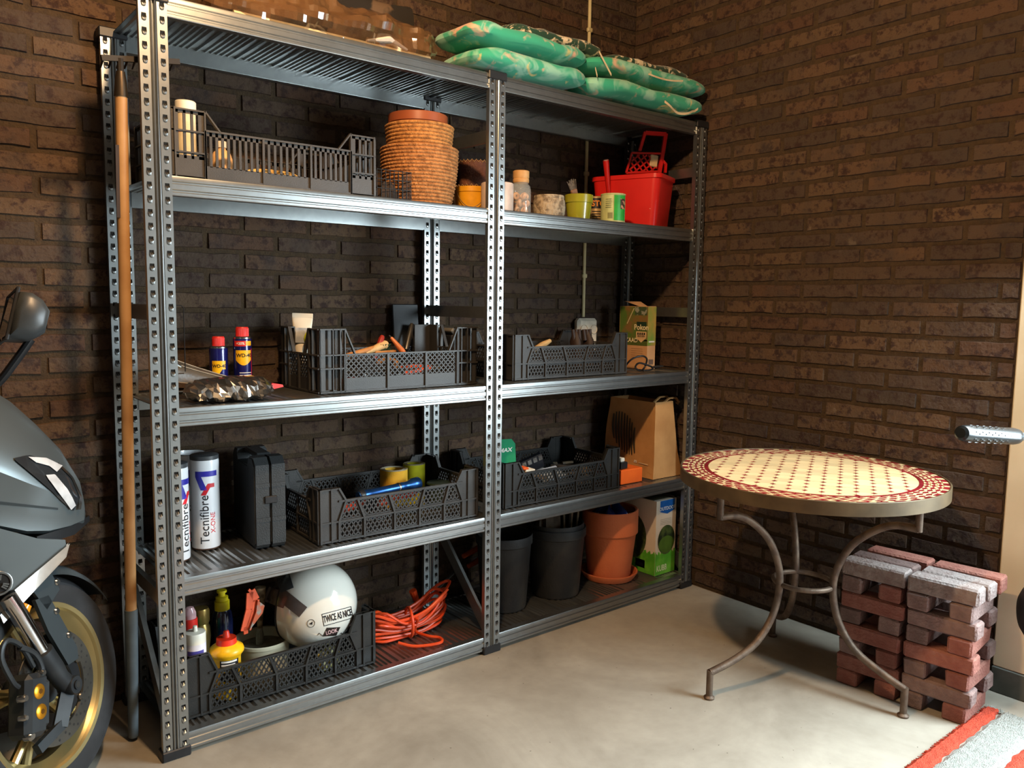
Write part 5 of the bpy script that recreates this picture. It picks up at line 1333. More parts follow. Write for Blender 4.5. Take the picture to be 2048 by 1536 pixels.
# orange extension lead in a loose coil
M_ORC = mat('orange_cable', '#d9481c', .4, col2='#c84016', scale=10)
rc_ = random.Random(21); t = thing('extension_lead', 'orange extension cable in a loose tied hank on the lowest shelf', 'cable', (.878, .20, S1+E1))
P_ = []
for k in range(11):
    z0 = .012+.011*k; wob = lambda s: rc_.uniform(-s, s)
    rx = .155+wob(.025); ry = .05+wob(.02)
    for j in range(10):
        th = 2*pi*j/10
        x = rx*cos(th); pinch = .35+.65*min(1, abs(x)/.1)
        up = .055*max(0, cos(th))*(k/10) + .02*max(0, -cos(th))*(k/10)
        P_.append((x-.01+wob(.006), (ry*sin(th)*pinch)-.01*k*.3+wob(.006), max(.007, z0*pinch*.8+up+wob(.006)+.006)))
MB().tube(smoothpath(P_, 4), .0052, 7).build('coil', M_ORC, t)
MB().tube(smoothpath([(-.01, -.03, .05), (0, -.07, .075), (.01, -.04, .02), (.03, -.09, .012), (.06, -.12, .008), (.045, -.150, .007), (.0, -.145, .007), (-.05, -.12, .008), (-.09, -.09, .02)], 6), .0052, 7).build('loose_end', M_ORC, t)
mb = MB(); lp = [(-.012+.03*cos(2*pi*i/16)*.4, -.035+.045*cos(2*pi*i/16), .055+.05*sin(2*pi*i/16)) for i in range(16)]
mb.tube(lp, .0056, 7, closed=True); mb.build('tie_loop', M_ORC, t)
t = thing('cable_plug', 'orange plug end of a second lead leaning behind the hank', 'plug', (.985, .26, S1+E1), rot=(0, -.2, 0))
MB().tube([(0, 0, .01), (-.01, 0, .08), (-.02, 0, .13)], [.012, .011, .014], 10).build('plug_body', M_ORC, t)
# garden shears: two orange handles leaning behind the middle post
t = thing('garden_shears', 'garden shears with two orange-brown handles behind the middle post', 'shears', (1.06, .25, S1+E1))
for k in range(2):
    a_, b_ = py(926+10*k, 1113+20*k, .34), py(985, 1080+24*k, .345)
    o_ = Vector((1.06, .25, S1+E1)); MB().tube([a_-o_, (a_+b_)/2-o_, b_-o_], [.009, .012, .012], 10).build('handle', mat('orange_brown_handle', '#a84a24', .5), t)
MB().tube([py(930, 1122, .34)-o_, (-.14, .02, .012)], [.009, .004], 6, flat=.4).build('blade', M_TOOLST, t)
# black plant pots
M_PBLK = mat('dusty_black_plastic', '#191a1c', .6, col2='#323230', scale=9, lo=.45, hi=.75, bump=.1)
def plantpot(label, X, Y, z, r, h, m=M_PBLK, seg=48):
    t = thing('plant_pot', label, 'pot', (X, Y, z))
    mb = MB(); mb.lathe([(0, 0), (r*.78, 0), (r*.80, .008), (r*.95, h-.04), (r*.955, h-.038), (r, h-.034), (r*1.0, h-.004), (r*.985, h), (r*.94, h-.003), (r*.93, h-.04), (r*.76, .008), (0, .008)], seg); mb.build('body', m, t)
    return t
X, Y, r = cyl(935, 1056, .20, 1150); 
plantpot('black plastic plant pot directly behind the middle post', X+.03, .20, S1+E1, r*.94, zat(1000, 1092, .08)-S1)
X, Y, r = cyl(1051, 1171, .19, 1110); zp = zat(1110, 1072, .08)-S1
XP, YP, RP, HP = X, .19, r, zp
plantpot('dusty black plant pot beside the terracotta pot, holding a second pot', X, .19, S1+E1, r, zp)
plantpot('inner black plant pot nested in the dusty black pot', X, .19, S1+.012, r*.925, zp+.006)
t = thing('potting_sack', 'brown crumpled sack standing in the nested black pots', 'sack', (XP-.02, YP+.03, S1+.022))
def sack(a, b):
    th = 2*pi*b; R = lerp(.048, .05, a)*(1+.12*sin(5*th+7*a)+.08*sin(11*th-5*a))
    return (R*cos(th), R*sin(th)*.8, (HP+.07)*a)
mb = MB(); mb.grid(sack, 16, 30, cv=True); mb.build('sack', mat('brown_sack', '#4c4038', .7, col2='#6c5c4a', scale=14, bump=.4, bscale=40), t)
t = thing('garden_tool_bundle', 'dark bundle of canes and blades sticking up from the nested black pots', 'garden tools', (XP+.048, YP-.01, S1+.024))
for k in range(7):
    a = -.5+.18*k; MB().tube([(RND.uniform(-.02, .02), RND.uniform(-.02, .02), .0), (.03*sin(a)+.004*k, RND.uniform(-.03, .02), HP+.02+RND.uniform(.0, .035))], [.006, .004], 7).build('cane', mat('dark_cane', '#2a2622', .5) if k % 3 else mat('pale_cane', '#7a6c58', .5), t)
# terracotta pot on a saucer with a blue bag
M_TERRA = mat('terracotta', '#c46a40', .85, col2='#b05a34', scale=6, bump=.15, bscale=120)
X, Y, r = cyl(1160, 1274, .185, 1160); 
t = thing('pot_saucer', 'terracotta saucer under the terracotta pot', 'saucer', (X, .185, S1+E1))
MB().lathe([(0, 0), (r*.86, 0), (r, .026), (r, .030), (r*.94, .030), (r*.84, .008), (0, .008)], 48).build('dish', M_TERRA, t)
X2, _, r2 = cyl(1162, 1277, .185, 1030); zt = zat(1220, 1032, .09)
t = thing('plant_pot', 'large terracotta pot with a thick rim standing in its saucer', 'pot', (X-.0, .185, S1+.0105)); h = zt-S1-.0105
r2 *= .97
MB().lathe([(0, 0), (r*.74, 0), (r2*.93, h*.62), (r2*.935, h*.63), (r2*1.0, h*.66), (r2, h-.004), (r2-.004, h), (r2*.9, h-.003), (r2*.88, h*.6), (r*.66, .012), (0, .012)], 52).build('body', M_TERRA, t)
t = thing('plastic_bag', 'dark blue plastic bag stuffed into the terracotta pot', 'bag', (X, .185, S1+.03))
rb = r2*.80
def bb(a, b):
    th = 2*pi*a; f = b
    return (rb*cos(th)*cos(f*1.45)*(1+.04*sin(7*th)), rb*sin(th)*cos(f*1.45), h-.085+ .065*sin(f*1.45)*(1+.35*sin(5*th+1)+.2*sin(9*th)))
MB().grid(bb, 40, 10, cu=True).build('bag', mat('dark_blue_film', '#152a66', .25, coat=.4), t)
# game box
kx, ky = 2.035, .06; kw, kd = .13, .235; hK = zat(1308, 1005, .06)-S1-E1
t = thing('game_box', 'tall white and green lawn game box at the right end of the lowest shelf', 'box', (kx, ky, S1+E1))
M_GBOX = mat('white_board', '#cfc4b4', .55, col2='#c4b8a6', scale=6)
MB().box(0, kw, 0, kd, 0, hK).build('carton', M_GBOX, t, smooth=0)
lf = lambda u, v, l=.0008: (-l, kd-u, v); ff = lambda u, v, l=.0008: (u, -l, v)
M_GRASS = mat('grass_green_print', '#4c9a28', .5, col2='#6cb438', scale=20)
mb = MB()
mb.grid(lambda a, b: lf(kd*a, lerp(0, hK*(.30+.02*sin(a*60)+.012*sin(a*131)), b)), 60, 2); mb.grid(lambda a, b: ff(kw*a, lerp(0, hK*(.30+.02*sin(a*40+1)+.012*sin(a*97)), b)), 50, 2); mb.build('grass_print', M_GRASS, t)['kind'] = 'stuff'
M_PIC = mat('garden_picture', '#1e2a18', .5, col2='#4a5a2c', scale=28, lo=.42, hi=.62)
def disc(mpf, cx, cy, rx, ry, n=28, l=.0014): 
    mb = MB(); mb.add([mpf(cx+rx*cos(2*pi*i/n), cy+ry*sin(2*pi*i/n), l) for i in range(n)], [tuple(range(n))]); return mb
disc(ff, kw*.53, hK*.46, kw*.43, kw*.50).build('round_picture', M_PIC, t, recalc=False)
disc(ff, kw*.53, hK*.40, kw*.38, kw*.28, l=.0018).build('lawn_part', mat('lawn_green', '#4c6a24', .5), t, recalc=False)
disc(lf, kd*.44, hK*.47, kd*.34, kd*.43).build('round_picture', M_PIC, t, recalc=False)
mb = MB(); mb.add([ff(kw*.18, hK*.995), ff(kw*.92, hK*.995), ff(kw*.92, hK*.85), ff(kw*.55, hK*.81), ff(kw*.18, hK*.85)], [(0, 1, 2, 3, 4)]); mb.build('blue_badge', mat('blue_print', '#1c5ca8', .4), t, recalc=False)
text_mesh('OUTDOOR', .021, lambda x, y: ff(kw*.55+x, hK*.885+y, .0014), M_WHT, parent=t, bold=True)
text_mesh('KUBB', .036, lambda x, y: ff(kw*.33+x, hK*.085+y, .0016), mat('pale_green_white', '#d8e6b8', .5), parent=t, bold=True, sx=.75)
for k in range(4): 
    mb = MB(); patch(mb, ff, kw*.2, kw*.75, hK*(.74-.022*k), hK*(.74-.022*k)+.0014, 2, 2); mb.build('text_line', mat('grey_print_line', '#8f8a80', .6), t)
mb = MB(); patch(mb, lf, kd*.53, kd*.76, hK*.06, hK*.17, 2, 2); mb.build('price_label', mat('pale_label', '#d8c8a8', .6), t)
mb = MB()
for k in range(12): patch(mb, lambda u, v: lf(u, v, .0014), kd*(.56+.0145*k), kd*(.56+.0145*k)+.0018, hK*.08, hK*.125, 2, 2)
mb.build('barcode', M_BLK, t)['kind'] = 'stuff'
mb = MB(); patch(mb, lambda u, v: (u, v, hK+.0006), kw*.02, kw*.98, .02, kd, 2, 2); mb.build('top_print', mat('olive_grey_top', '#5a5a48', .5), t)

# ================================================================== rake leaning at the left end of the rack
M_ASH = mat('ash_wood', '#a98254', .5, col2='#946d42', scale=10)
T_ = px_(242, 190, -.036); Bm = px_(262, 1222, -.034)
t = thing('garden_rake', 'garden rake with a wooden handle standing head-up at the left end of the rack', 'rake', (0, 0, 0))
dv = (T_-Bm)
foot = Bm + dv*(-.20)
zf = .012
foot = Bm + dv*((zf-Bm.z)/dv.z)
MB().tube([Bm, Bm+dv*.3, Bm+dv*.7, T_], .0145, 14).build('handle', M_ASH, t)
MB().tube([foot, foot+(Bm-foot)*.6, Bm, Bm+dv*.004], [.013, .016, .017, .0165], 14).build('grey_grip', mat('grey_rubber', '#4a545a', .6), t)
top = T_+dv.normalized()*.055
MB().tube([T_-dv.normalized()*.004, T_+dv.normalized()*.03, top], [.0165, .014, .010], 14).build('socket', mat('brown_steel', '#4a4034', .4, .8), t)
M_RK = mat('dark_rake_steel', '#26211c', .5, .4)
hd_dir = Vector((.93, .14, .16)).normalized()
mb = MB(); a_, b_ = top - hd_dir*.045, top + hd_dir*.15
mb.bar(a_+Vector((0, 0, .03)), b_+Vector((0, 0, .03)), .009, .013); mb.tube([top-Vector((0, 0, .01)), top+Vector((0, 0, .03))], .008, 8)
mb.build('head_bar', M_RK, t)
for k in range(10):
    p = lerp(a_, b_, (k+.5)/10) + Vector((0, 0, .03))
    MB().tube([p, p+Vector((.0, .02, .004)), p+Vector((.0, .05, -.012))], [.004, .0035, .002], 6).build('tine', M_RK, t)
mb = MB(); p0 = lerp(T_, Bm, .09); p1 = lerp(T_, Bm, .22)
off = Vector((-.0125, -.009, 0)); mb.bar(p0+off, p1+off, .010, .004); mb.build('dark_label', mat('dark_brown_label', '#2c1c12', .6), t)
# ================================================================== round mosaic table
TX, TY, TZ, TR = 1.776, -.785, .70, .405
t = thing('mosaic_table', 'round garden table with a red and cream tile mosaic top and curved iron legs', 'table', (TX, TY, 0))
M_RIM = mat('khaki_iron_rim', '#5c4c34', .5, .35, col2='#4a3c28', scale=12)
M_IRON = mat('brown_wrought_iron', '#6a5a4c', .55, .5, col2='#52443a', scale=30, bump=.15)
M_GROUT = mat('sand_grout', '#cdb183', .9, col2='#bb9c6c', scale=40)
M_TC = mat('cream_tile', '#dcc698', .4, col2='#d0b07c', scale=4, objrand=.14, lo=.35, hi=.75)
M_TR = mat('maroon_tile', '#96242c', .3, col2='#74181e', scale=14, objrand=.25)
MB().lathe([(TR, -.036), (TR, .002), (TR-.002, .004), (TR-.005, .004), (TR-.006, -.002), (TR-.006, -.036)], 96, closed=True).build('rim_band', M_RIM, t, (0, 0, TZ))
MB().lathe([(0, -.034), (TR-.004, -.034), (TR-.004, -.002), (0, -.002)], 72).build('mosaic_bed', M_GROUT, t, (0, 0, TZ))
tt = .0035; TZ0 = TZ-.0025
def tile_obj(poly, m, h=tt):
    cx = sum(p[0] for p in poly)/len(poly); cy = sum(p[1] for p in poly)/len(poly)
    mb = MB(); mb.prism([(p[0]-cx, p[1]-cy) for p in poly], 0, h, 'z')
    return mb, (cx, cy)
stuffc, stuffr = MB(), MB(); ntile = [0]
def tile(poly, m, single=True):
    a = sum(poly[i][0]*poly[(i+1) % len(poly)][1]-poly[(i+1) % len(poly)][0]*poly[i][1] for i in range(len(poly)))
    if abs(a) < 4e-5: return
    mb, c = tile_obj(poly, m)
    if single and ntile[0] < 298:
        ntile[0] += 1
        mb.build('tile', m, t, (c[0], c[1], TZ0+RND.uniform(0, .0006)), smooth=0)
    else:
        q = stuffc if m is M_TC else stuffr
        q.add([(v[0]+c[0], v[1]+c[1], v[2]+TZ0) for v in mb.v], mb.f)
def clip_poly(poly, R):
    out = []
    n = len(poly)
    for i in range(n):
        a, b = poly[i], poly[(i+1) % n]
        ra, rb = math.hypot(*a), math.hypot(*b)
        if ra <= R: out.append(a)
        if (ra <= R) != (rb <= R):
            lo_, hi_ = 0.0, 1.0
            for _ in range(24):
                mid = (lo_+hi_)/2; p = (lerp(a[0], b[0], mid), lerp(a[1], b[1], mid))
                if (math.hypot(*p) <= R) == (ra <= R): lo_ = mid
                else: hi_ = mid
            out.append(p)
    return out
# cream field: octagon-like tiles with small maroon diamonds at the corners
R0 = .315; g = .046; c_ = .0105; gr = .0003
th0 = radians(28)
rt = lambda p: (p[0]*cos(th0)-p[1]*sin(th0), p[0]*sin(th0)+p[1]*cos(th0))
for i in range(-8, 9):
    for j in range(-8, 9):
        x, y = i*g, j*g
        o8 = [(x+c_, y+gr), (x+g-c_, y+gr), (x+g-gr, y+c_), (x+g-gr, y+g-c_), (x+g-c_, y+g-gr), (x+c_, y+g-gr), (x+gr, y+g-c_), (x+gr, y+c_)]
        P = clip_poly([rt(p) for p in o8], R0)
        if len(P) > 2: tile(P, M_TC)
        dm_ = [(x-c_+gr, y), (x, y-c_+gr), (x+c_-gr, y), (x, y+c_-gr)]
        P = clip_poly([rt(p) for p in dm_], R0)
        if len(P) > 2: tile(P, M_TR, False)
def ringtile(r0, r1, a0, a1, m, single=True, n=2):
    P = [(r0*cos(lerp(a0, a1, k/n)), r0*sin(lerp(a0, a1, k/n))) for k in range(n+1)] + [(r1*cos(lerp(a1, a0, k/n)), r1*sin(lerp(a1, a0, k/n))) for k in range(n+1)]
    tile(P, m, single)
for k in range(46): ringtile(.3165, .3275, 2*pi*(k+.02)/46, 2*pi*(k+.97)/46, M_TR, False)          # inner red ring
for row, (r0, r1) in enumerate(((.3295, .3455), (.3475, .3635), (.3655, .3805))):                  # maroon lozenges between cream triangles
    n = 60
    for k in range(n):
        a = 2*pi*(k+.5*row)/n; da = 2*pi/n
        rm = (r0+r1)/2
        pt = lambda r, aa: (r*cos(aa), r*sin(aa))
        tile([pt(rm, a-da*.46), pt(r0, a), pt(rm, a+da*.46), pt(r1, a)], M_TR, False)
        tile([pt(r0, a+da*.05), pt(rm-.0008, a+da*.5), pt(r0, a+da*.95)], M_TC, False)
        tile([pt(r1, a+da*.05), pt(r1, a+da*.95), pt(rm+.0008, a+da*.5)], M_TC, False)
for k in range(44):                                                                                 # outer ring, red with cream spacers
    ringtile(.3825, .3985, 2*pi*(k+.02)/44, 2*pi*(k+.62)/44, M_TR, False); ringtile(.3825, .3985, 2*pi*(k+.65)/44, 2*pi*(k+.98)/44, M_TC, False)
for q, m in ((stuffc, M_TC), (stuffr, M_TR)):
    o = q.build('border_tiles', m, t, smooth=0); o['kind'] = 'stuff'
# three S-curved legs meeting a ring
feet = [pz(1418, 1397), pz(1806, 1433), pz(1545, 1272)]
for k, F_ in enumerate(feet):
    d = Vector((F_.x-TX, F_.y-TY, 0)); rf = d.length; d.normalize()
    lp = lambda r, z: (d.x*r, d.y*r, z)
    rt_ = .335
    MB().tube([lp(rt_, TZ-.036), lp(rt_, TZ-.125)], .0105, 12).build('leg_top', M_IRON, t)
    arc = [(rt_, TZ-.118), (rt_-.06, TZ-.118), (rt_-.12, TZ-.145), (rt_-.19, TZ-.21), (rt_-.232, TZ-.30), (rt_-.238, TZ-.38), (rt_-.215, TZ-.465), (rt_-.16, TZ-.54), (rt_-.08, TZ-.585), (rf, .085)]
    MB().tube(smoothpath([lp(r, z) for r, z in arc], 4), .0115, 12).build('curved_leg', M_IRON, t)
    MB().tube([lp(rf, .092), lp(rf, .008)], .0105, 12).build('foot_post', M_IRON, t)
    MB().lathe([(0, 0), (.016, 0), (.017, .006), (.0105, .012), (0, .012)], 16, cx=d.x*rf, cy=d.y*rf).build('foot', M_IRON, t)
ring = [(.092*cos(2*pi*i/32), .092*sin(2*pi*i/32), TZ-.36) for i in range(32)]
MB().tube(ring, .0085, 10, closed=True).build('stretcher_ring', M_IRON, t)

# ================================================================== pile of paving bricks
M_PAV = mat('purple_paver', '#7c6762', .9, col2='#66534f', scale=26, lo=.35, hi=.7, bump=.6, bscale=120, objrand=.22)
M_PAVR = mat('red_paver', '#8c5e52', .9, col2='#7c4a40', scale=26, lo=.35, hi=.7, bump=.6, bscale=120, objrand=.2)
M_PAVG = mat('dusty_daylit_paver', '#8a807c', .9, col2='#746460', scale=30, bump=.6, bscale=120)  # paler, greyer copy for top bricks: dust and daylight put into the colour
def paver_mesh(k, m):
    r = random.Random(k); mb = MB(); mb.cbox(-.098, .098, -.033, .033, 0, .0512, .0055)
    mb.v = [(x+r.uniform(-.0022, .0022), y+r.uniform(-.0018, .0018), z if z < .001 else min(.0512, z+r.uniform(-.001, 0))) for x, y, z in mb.v]
    return mb.mesh('paving_brick', m, smooth=0)
pv = {m.name: [paver_mesh(k, m) for k in range(4)] for m in (M_PAV, M_PAVR, M_PAVG)}
PA = pz(1690, 1372); PB = pz(1932, 1455)
PA = Vector((1.872, -.86, 0)); PB = Vector((1.905, -1.262, 0))
u = (PB-PA).normalized(); n_ = Vector((-u.y, u.x, 0)); n_ = n_ if n_.x > 0 else -n_
rzu = atan2(u.y, u.x)
ordn = ['lowest', 'second', 'third', 'fourth', 'fifth', 'sixth', 'seventh', 'top']
layH = .0522
def paver(lab, su, sn, lay, along, m, dz=0):
    P = PA + u*su + n_*sn
    o = link('paving_brick', RND.choice(pv[m.name]), None, (P.x+RND.uniform(-.003, .003), P.y+RND.uniform(-.003, .003), lay*layH+dz), (0, 0, (rzu if along else rzu+pi/2)+RND.uniform(-.02, .02)))
    tag(o, lab, 'brick', 'loose paving bricks piled by the wall')
colr = random.Random(4)
for lay in range(7):
    along = False
    odd = lay % 2 == 1
    for st, s0, nm in ((0, .0, 'left'), (1, .205, 'right')):
        m1 = M_PAVR if colr.random() < .35 else M_PAV
        m2 = M_PAVR if colr.random() < .4 else M_PAV
        if not odd and lay < 8 or lay == 8 and False:
            # two headers with a gap, running into the pile
            paver('end-on brick at the left, %s layer of the %s stack in the brick pile' % (ordn[lay], nm), s0+.035, .098, lay, False, m1)
            paver('end-on brick at the right, %s layer of the %s stack in the brick pile' % (ordn[lay], nm), s0+.155, .098, lay, False, m2)
        else:
            if lay == 8: continue
            paver('lengthwise front brick, %s layer of the %s stack in the brick pile' % (ordn[lay], nm), s0+.098, .033, lay, True, m1)
            paver('lengthwise rear brick, %s layer of the %s stack in the brick pile' % (ordn[lay], nm), s0+.098, .19, lay, True, m2)
paver('dusty daylit grey front brick on the left stack, crowning the brick pile', .098, .035, 7, True, M_PAVG)
paver('dusty daylit grey front brick on the right stack, crowning the brick pile', .305, .035, 7, True, M_PAVG)
paver('brown brick on top of the left stack, between front and rear rows', .10, .108, 7, True, M_PAV)
paver('pale brick on top of the right stack, between front and rear rows', .31, .108, 7, True, M_PAVG)
paver('reddish rear brick on top of the left stack of the brick pile', .11, .205, 7, True, M_PAVR)
paver('reddish rear brick on top of the right stack of the brick pile', .318, .205, 7, True, M_PAVR)

# ================================================================== striped rug
RY0 = -1.247; RX1 = 2.07
t = thing('striped_rug', 'white woven rug with orange-red stripes lying by the doorway', 'rug', (1.2, RY0, 0))
M_RUGW = mat('white_pile', '#9a9c96', .95, col2='#868982', scale=90, bump=.9, bscale=260)
M_RUGR = mat('orange_red_pile', '#c2452c', .95, col2='#a83a24', scale=90, bump=.9, bscale=260)
RL = RX1-1.2
for nm, m, ya, yb in (('red_stripe', M_RUGR, 0, -.038), ('white_stripe', M_RUGW, -.038, -.155), ('red_stripe', M_RUGR, -.155, -.30), ('white_stripe', M_RUGW, -.30, -.42), ('red_stripe', M_RUGR, -.42, -.55), ('white_stripe', M_RUGW, -.55, -.75)):
    mb = MB(); r = random.Random(7)
    mb.grid(lambda a, b: (-.9+(RL+.9)*a, lerp(ya, yb, b) + (.003*sin(a*90+ya*50)+.002*sin(a*211) if b in (0, 1) else 0), .012+.0022*sin(a*300+b*17)*sin(b*13+a*77) if 0 < b < 1 else .001), 160, 9)
    mb.build(nm, m, t)
mb = MB(); r = random.Random(8)
for k in range(700):
    y = -.75*r.random(); x = RL-.012*r.random(); mb.tube([(x, y, .006), (x+r.uniform(.004, .03), y+r.uniform(-.014, .014), r.uniform(.002, .008))], .0012, 4, caps=False)
o = mb.build('frayed_edge', M_RUGW, t); o['kind'] = 'stuff'
mb = MB()
for k in range(900):
    x = -.6+(RL+.6)*r.random(); mb.tube([(x, -.003, .008), (x+r.uniform(-.008, .008), r.uniform(.002, .010), r.uniform(.002, .006))], .0011, 4, caps=False)
o = mb.build('fluffy_edge', M_RUGR, t); o['kind'] = 'stuff'
t = thing('white_trim_strip', 'thin white strip standing against the plinth at the right edge', 'strip', (2.19, -1.52, 0))
MB().cbox(-.012, .0, -.03, .0, .0, .12, .002).build('strip', M_WHITEPL, t)

# ================================================================== cargo handle at the right edge
t = thing('hand_truck', 'hand truck with a black ribbed rubber grip at the right edge of the frame', 'hand truck', (0, 0, 0))
gy = -1.32
G0 = py(1921, 866, gy); G1 = py(2034, 873, gy-.03)
ax = (G1-G0).normalized(); gl = (G1-G0).length
d_ = (G0-CAM).dot(C_F); gr_ = 17.0*d_/F_PX
mb = MB()
pts = [G0+ax*(gl*s) for s in (0, .02, .06, .12, .5, .9, .97, 1)]
mb.tube(pts, [gr_*.6, gr_*.88, gr_*.97, gr_, gr_, gr_*1.08, gr_*1.0, gr_*.7], 24)
mb.build('rubber_grip', mat('black_ribbed_rubber', '#14181a', .3, col2='#1c2124', scale=20, spec=.3), t)
upv = (Vector((0, 0, 1))-ax*ax.z).normalized(); sdv = ax.cross(upv)
mb = MB()
for k in range(14):
    for j in range(7):
        th = radians(20 + 360/14*j*2 + (13 if k % 2 else 0)); p = G0+ax*(gl*(.14+.055*k)); c = p + (upv*cos(th)+sdv*sin(th))*gr_
        mb.bar(c-ax*gl*.018, c+ax*gl*.018, .0035, .0022, up=(upv*cos(th)+sdv*sin(th)))
o = mb.build('grip_ribs', mat('black_ribbed_rubber', '#1d2225', .38), t); o['kind'] = 'stuff'
E_ = G1+ax*.22+Vector((0, -.36, 0))
MB().tube(smoothpath([G1-ax*.02, G1+ax*.15, G1+ax*.2+Vector((0, -.2, 0)), E_+Vector((.03, -.01, -.06)), E_+Vector((.05, -.02, -.3)), Vector((E_.x+.08, E_.y-.04, .12))], 5), .011, 14).build('steel_tube', mat('grey_steel_tube', '#8a9aa2', .3, .8), t)
WP = py(2062, 1229, gy-.02)
mb = MB(); mb.lathe([(.0, -.03), (.03, -.032), (.055, -.03), (.075, -.018), (.08, 0), (.075, .018), (.055, .03), (.03, .032), (0, .03)], 32)
mb.T = None
wd = mb.build('black_pad', mat('black_rubber_pad', '#16181a', .6, bump=.2), t, (WP.x+.02, WP.y, WP.z), (pi/2, 0, .6))
MB().tube([(WP.x+.02, WP.y, WP.z), (WP.x+.08, WP.y-.2, WP.z-.02), (E_.x+.06, E_.y-.04, WP.z-.03)], .012, 10).build('pad_arm', mat('grey_steel_tube', '#8a9aa2', .3, .8), t)
MB().cbox(E_.x-.12, E_.x+.12, E_.y-.34, E_.y-.02, .018, .028, .003).build('toe_plate', mat('grey_steel_tube', '#8a9aa2', .3, .8), t)
MB().cbox(E_.x+.06, E_.x+.10, E_.y-.06, E_.y-.02, .02, .14, .003).build('bracket', mat('grey_steel_tube', '#8a9aa2', .3, .8), t)
for s in (-1, 1):
    MB().lathe([(0, -.02), (.05, -.02), (.06, -.012), (.06, .012), (.05, .02), (0, .02)], 24).build('wheel', M_BLACKPL, t, (E_.x+.0+.11*s, E_.y-.16, .0605), (0, pi/2, 0))
# ================================================================== maxi scooter at the left edge, nose towards the shelving, leaning on its side stand
hd_, le_ = radians(45), radians(10)
def sframe(az):
    T_ = Vector((sin(az), cos(az), 0)); N0 = Vector((cos(az), -sin(az), 0)); Z_ = Vector((0, 0, 1))
    U_ = Z_*cos(le_) - N0*sin(le_); N_ = N0*cos(le_) + Z_*sin(le_); Y_ = -N_
    return Matrix(((T_.x, Y_.x, U_.x, -.2585), (T_.y, Y_.y, U_.y, -.0095), (T_.z, Y_.z, U_.z, .0135), (0, 0, 0, 1)))
M_BODY = sframe(radians(88)); M_STEER = sframe(hd_)          # the front wheel is turned to the left
sc_ = thing('motor_scooter', 'matte grey motor scooter with a gold front wheel at the left edge', 'scooter', (0, 0, 0))
sc_.matrix_world = M_BODY
CUR = [M_BODY.inverted() @ M_STEER]
def L3(s, n, z): return tuple(CUR[0] @ Vector((s, -n, z)))
M_GREY = mat('matte_grey_paint', '#5d6466', .38, .55, col2='#565d5f', scale=3)
M_GREYD = mat('dark_grey_panel', '#3a4246', .42, .4, col2='#343c40', scale=3)
M_TYRE = mat('tyre_rubber', '#1c1d1f', .75, col2='#26272a', scale=20)
M_GOLD = mat('gold_anodised_rim', '#b3a272', .35, .8, col2='#a39364', scale=4)
M_CHROME = mat('chrome_tube', '#c8c8c8', .12, 1.0)
M_CAST = mat('dark_cast_metal', '#3a3e41', .45, .6, col2='#2e3134', scale=12)
M_BOLTG = mat('gold_bolt', '#c98a1e', .3, .8)
M_DISC = mat('brake_disc_steel', '#76746e', .35, .9, col2='#66645e', scale=9)
M_BLKB = mat('satin_black', '#15171a', .4)
R = .275
# --- front wheel (axis along local y)
def ylathe(prof, seg, s0, z0, mb):      # prof: (radius, n)
    V = []; F = []; n = len(prof)
    for (r, nn) in prof:
        for k in range(seg):
            a = 2*pi*k/seg; V.append(L3(s0+r*cos(a), nn, z0+r*sin(a)))
    for i in range(n-1):
        for k in range(seg): F.append((i*seg+k, i*seg+(k+1) % seg, (i+1)*seg+(k+1) % seg, (i+1)*seg+k))
    return mb.add(V, F)
tp = [(.198, -.052), (.222, -.060), (.250, -.056), (.268, -.036), (.275, 0), (.268, .036), (.250, .056), (.222, .060), (.198, .052)]
def wheel(s0, z0, parent):
    ylathe(tp, 72, s0, z0, MB()).build('tyre', M_TYRE, parent)
    w = MB(); ylathe([(.186, .046), (.190, .053), (.200, .055), (.203, .052), (.199, .048), (.194, .040), (.176, .024), (.172, -.024), (.194, -.040), (.203, -.052), (.190, -.054), (.182, -.046), (.166, -.02), (.166, .02), (.186, .046)], 72, s0, z0, w)
    rim_ = w.build('rim', M_GOLD, parent)
    for k in range(5):
        a = 2*pi*k/5+.35; m = MB()
        for da in (-.12, .12): m.tube([L3(s0+.03*cos(a), .012, z0+.03*sin(a)), L3(s0+.11*cos(a+da*.6), .018, z0+.11*sin(a+da*.6)), L3(s0+.174*cos(a+da), .010, z0+.174*sin(a+da))], [.014, .011, .012], 10)
        m.build('spoke', M_GOLD, rim_)
    m = MB(); ylathe([(.0, .05), (.034, .05), (.038, .03), (.038, -.03), (.034, -.05), (0, -.05)], 28, s0, z0, m); m.build('hub', M_CAST, rim_)
wheel(0, R, sc_)
m = MB(); ylathe([(.094, .066), (.096, .071), (.133, .071), (.134, .069), (.133, .066), (.094, .066)], 72, 0, R, m); dsc = m.build('brake_disc', M_DISC, sc_)
m = MB()
for k in range(66):
    a = 2*pi*k/66; r_ = (.103, .113, .123)[k % 3]
    V = [L3(r_*cos(a)+.0032*cos(b), .0716, R+r_*sin(a)+.0032*sin(b)) for b in [2*pi*j/8 for j in range(8)]]
    m.add(V, [tuple(range(8))])
o = m.build('vent_holes', M_DARK, dsc); o['kind'] = 'stuff'
m = MB(); ylathe([(.058, .064), (.060, .068), (.088, .068), (.088, .064)], 48, 0, R, m); m.build('disc_carrier', M_BLKB, dsc)
for k in range(6):
    a = 2*pi*k/6+.35; m = MB(); ylathe([(.0, .076), (.007, .076), (.0095, .073), (.0095, .066)], 14, .091*cos(a), R+.091*sin(a), m); m.build('rivet', M_DISC, dsc)
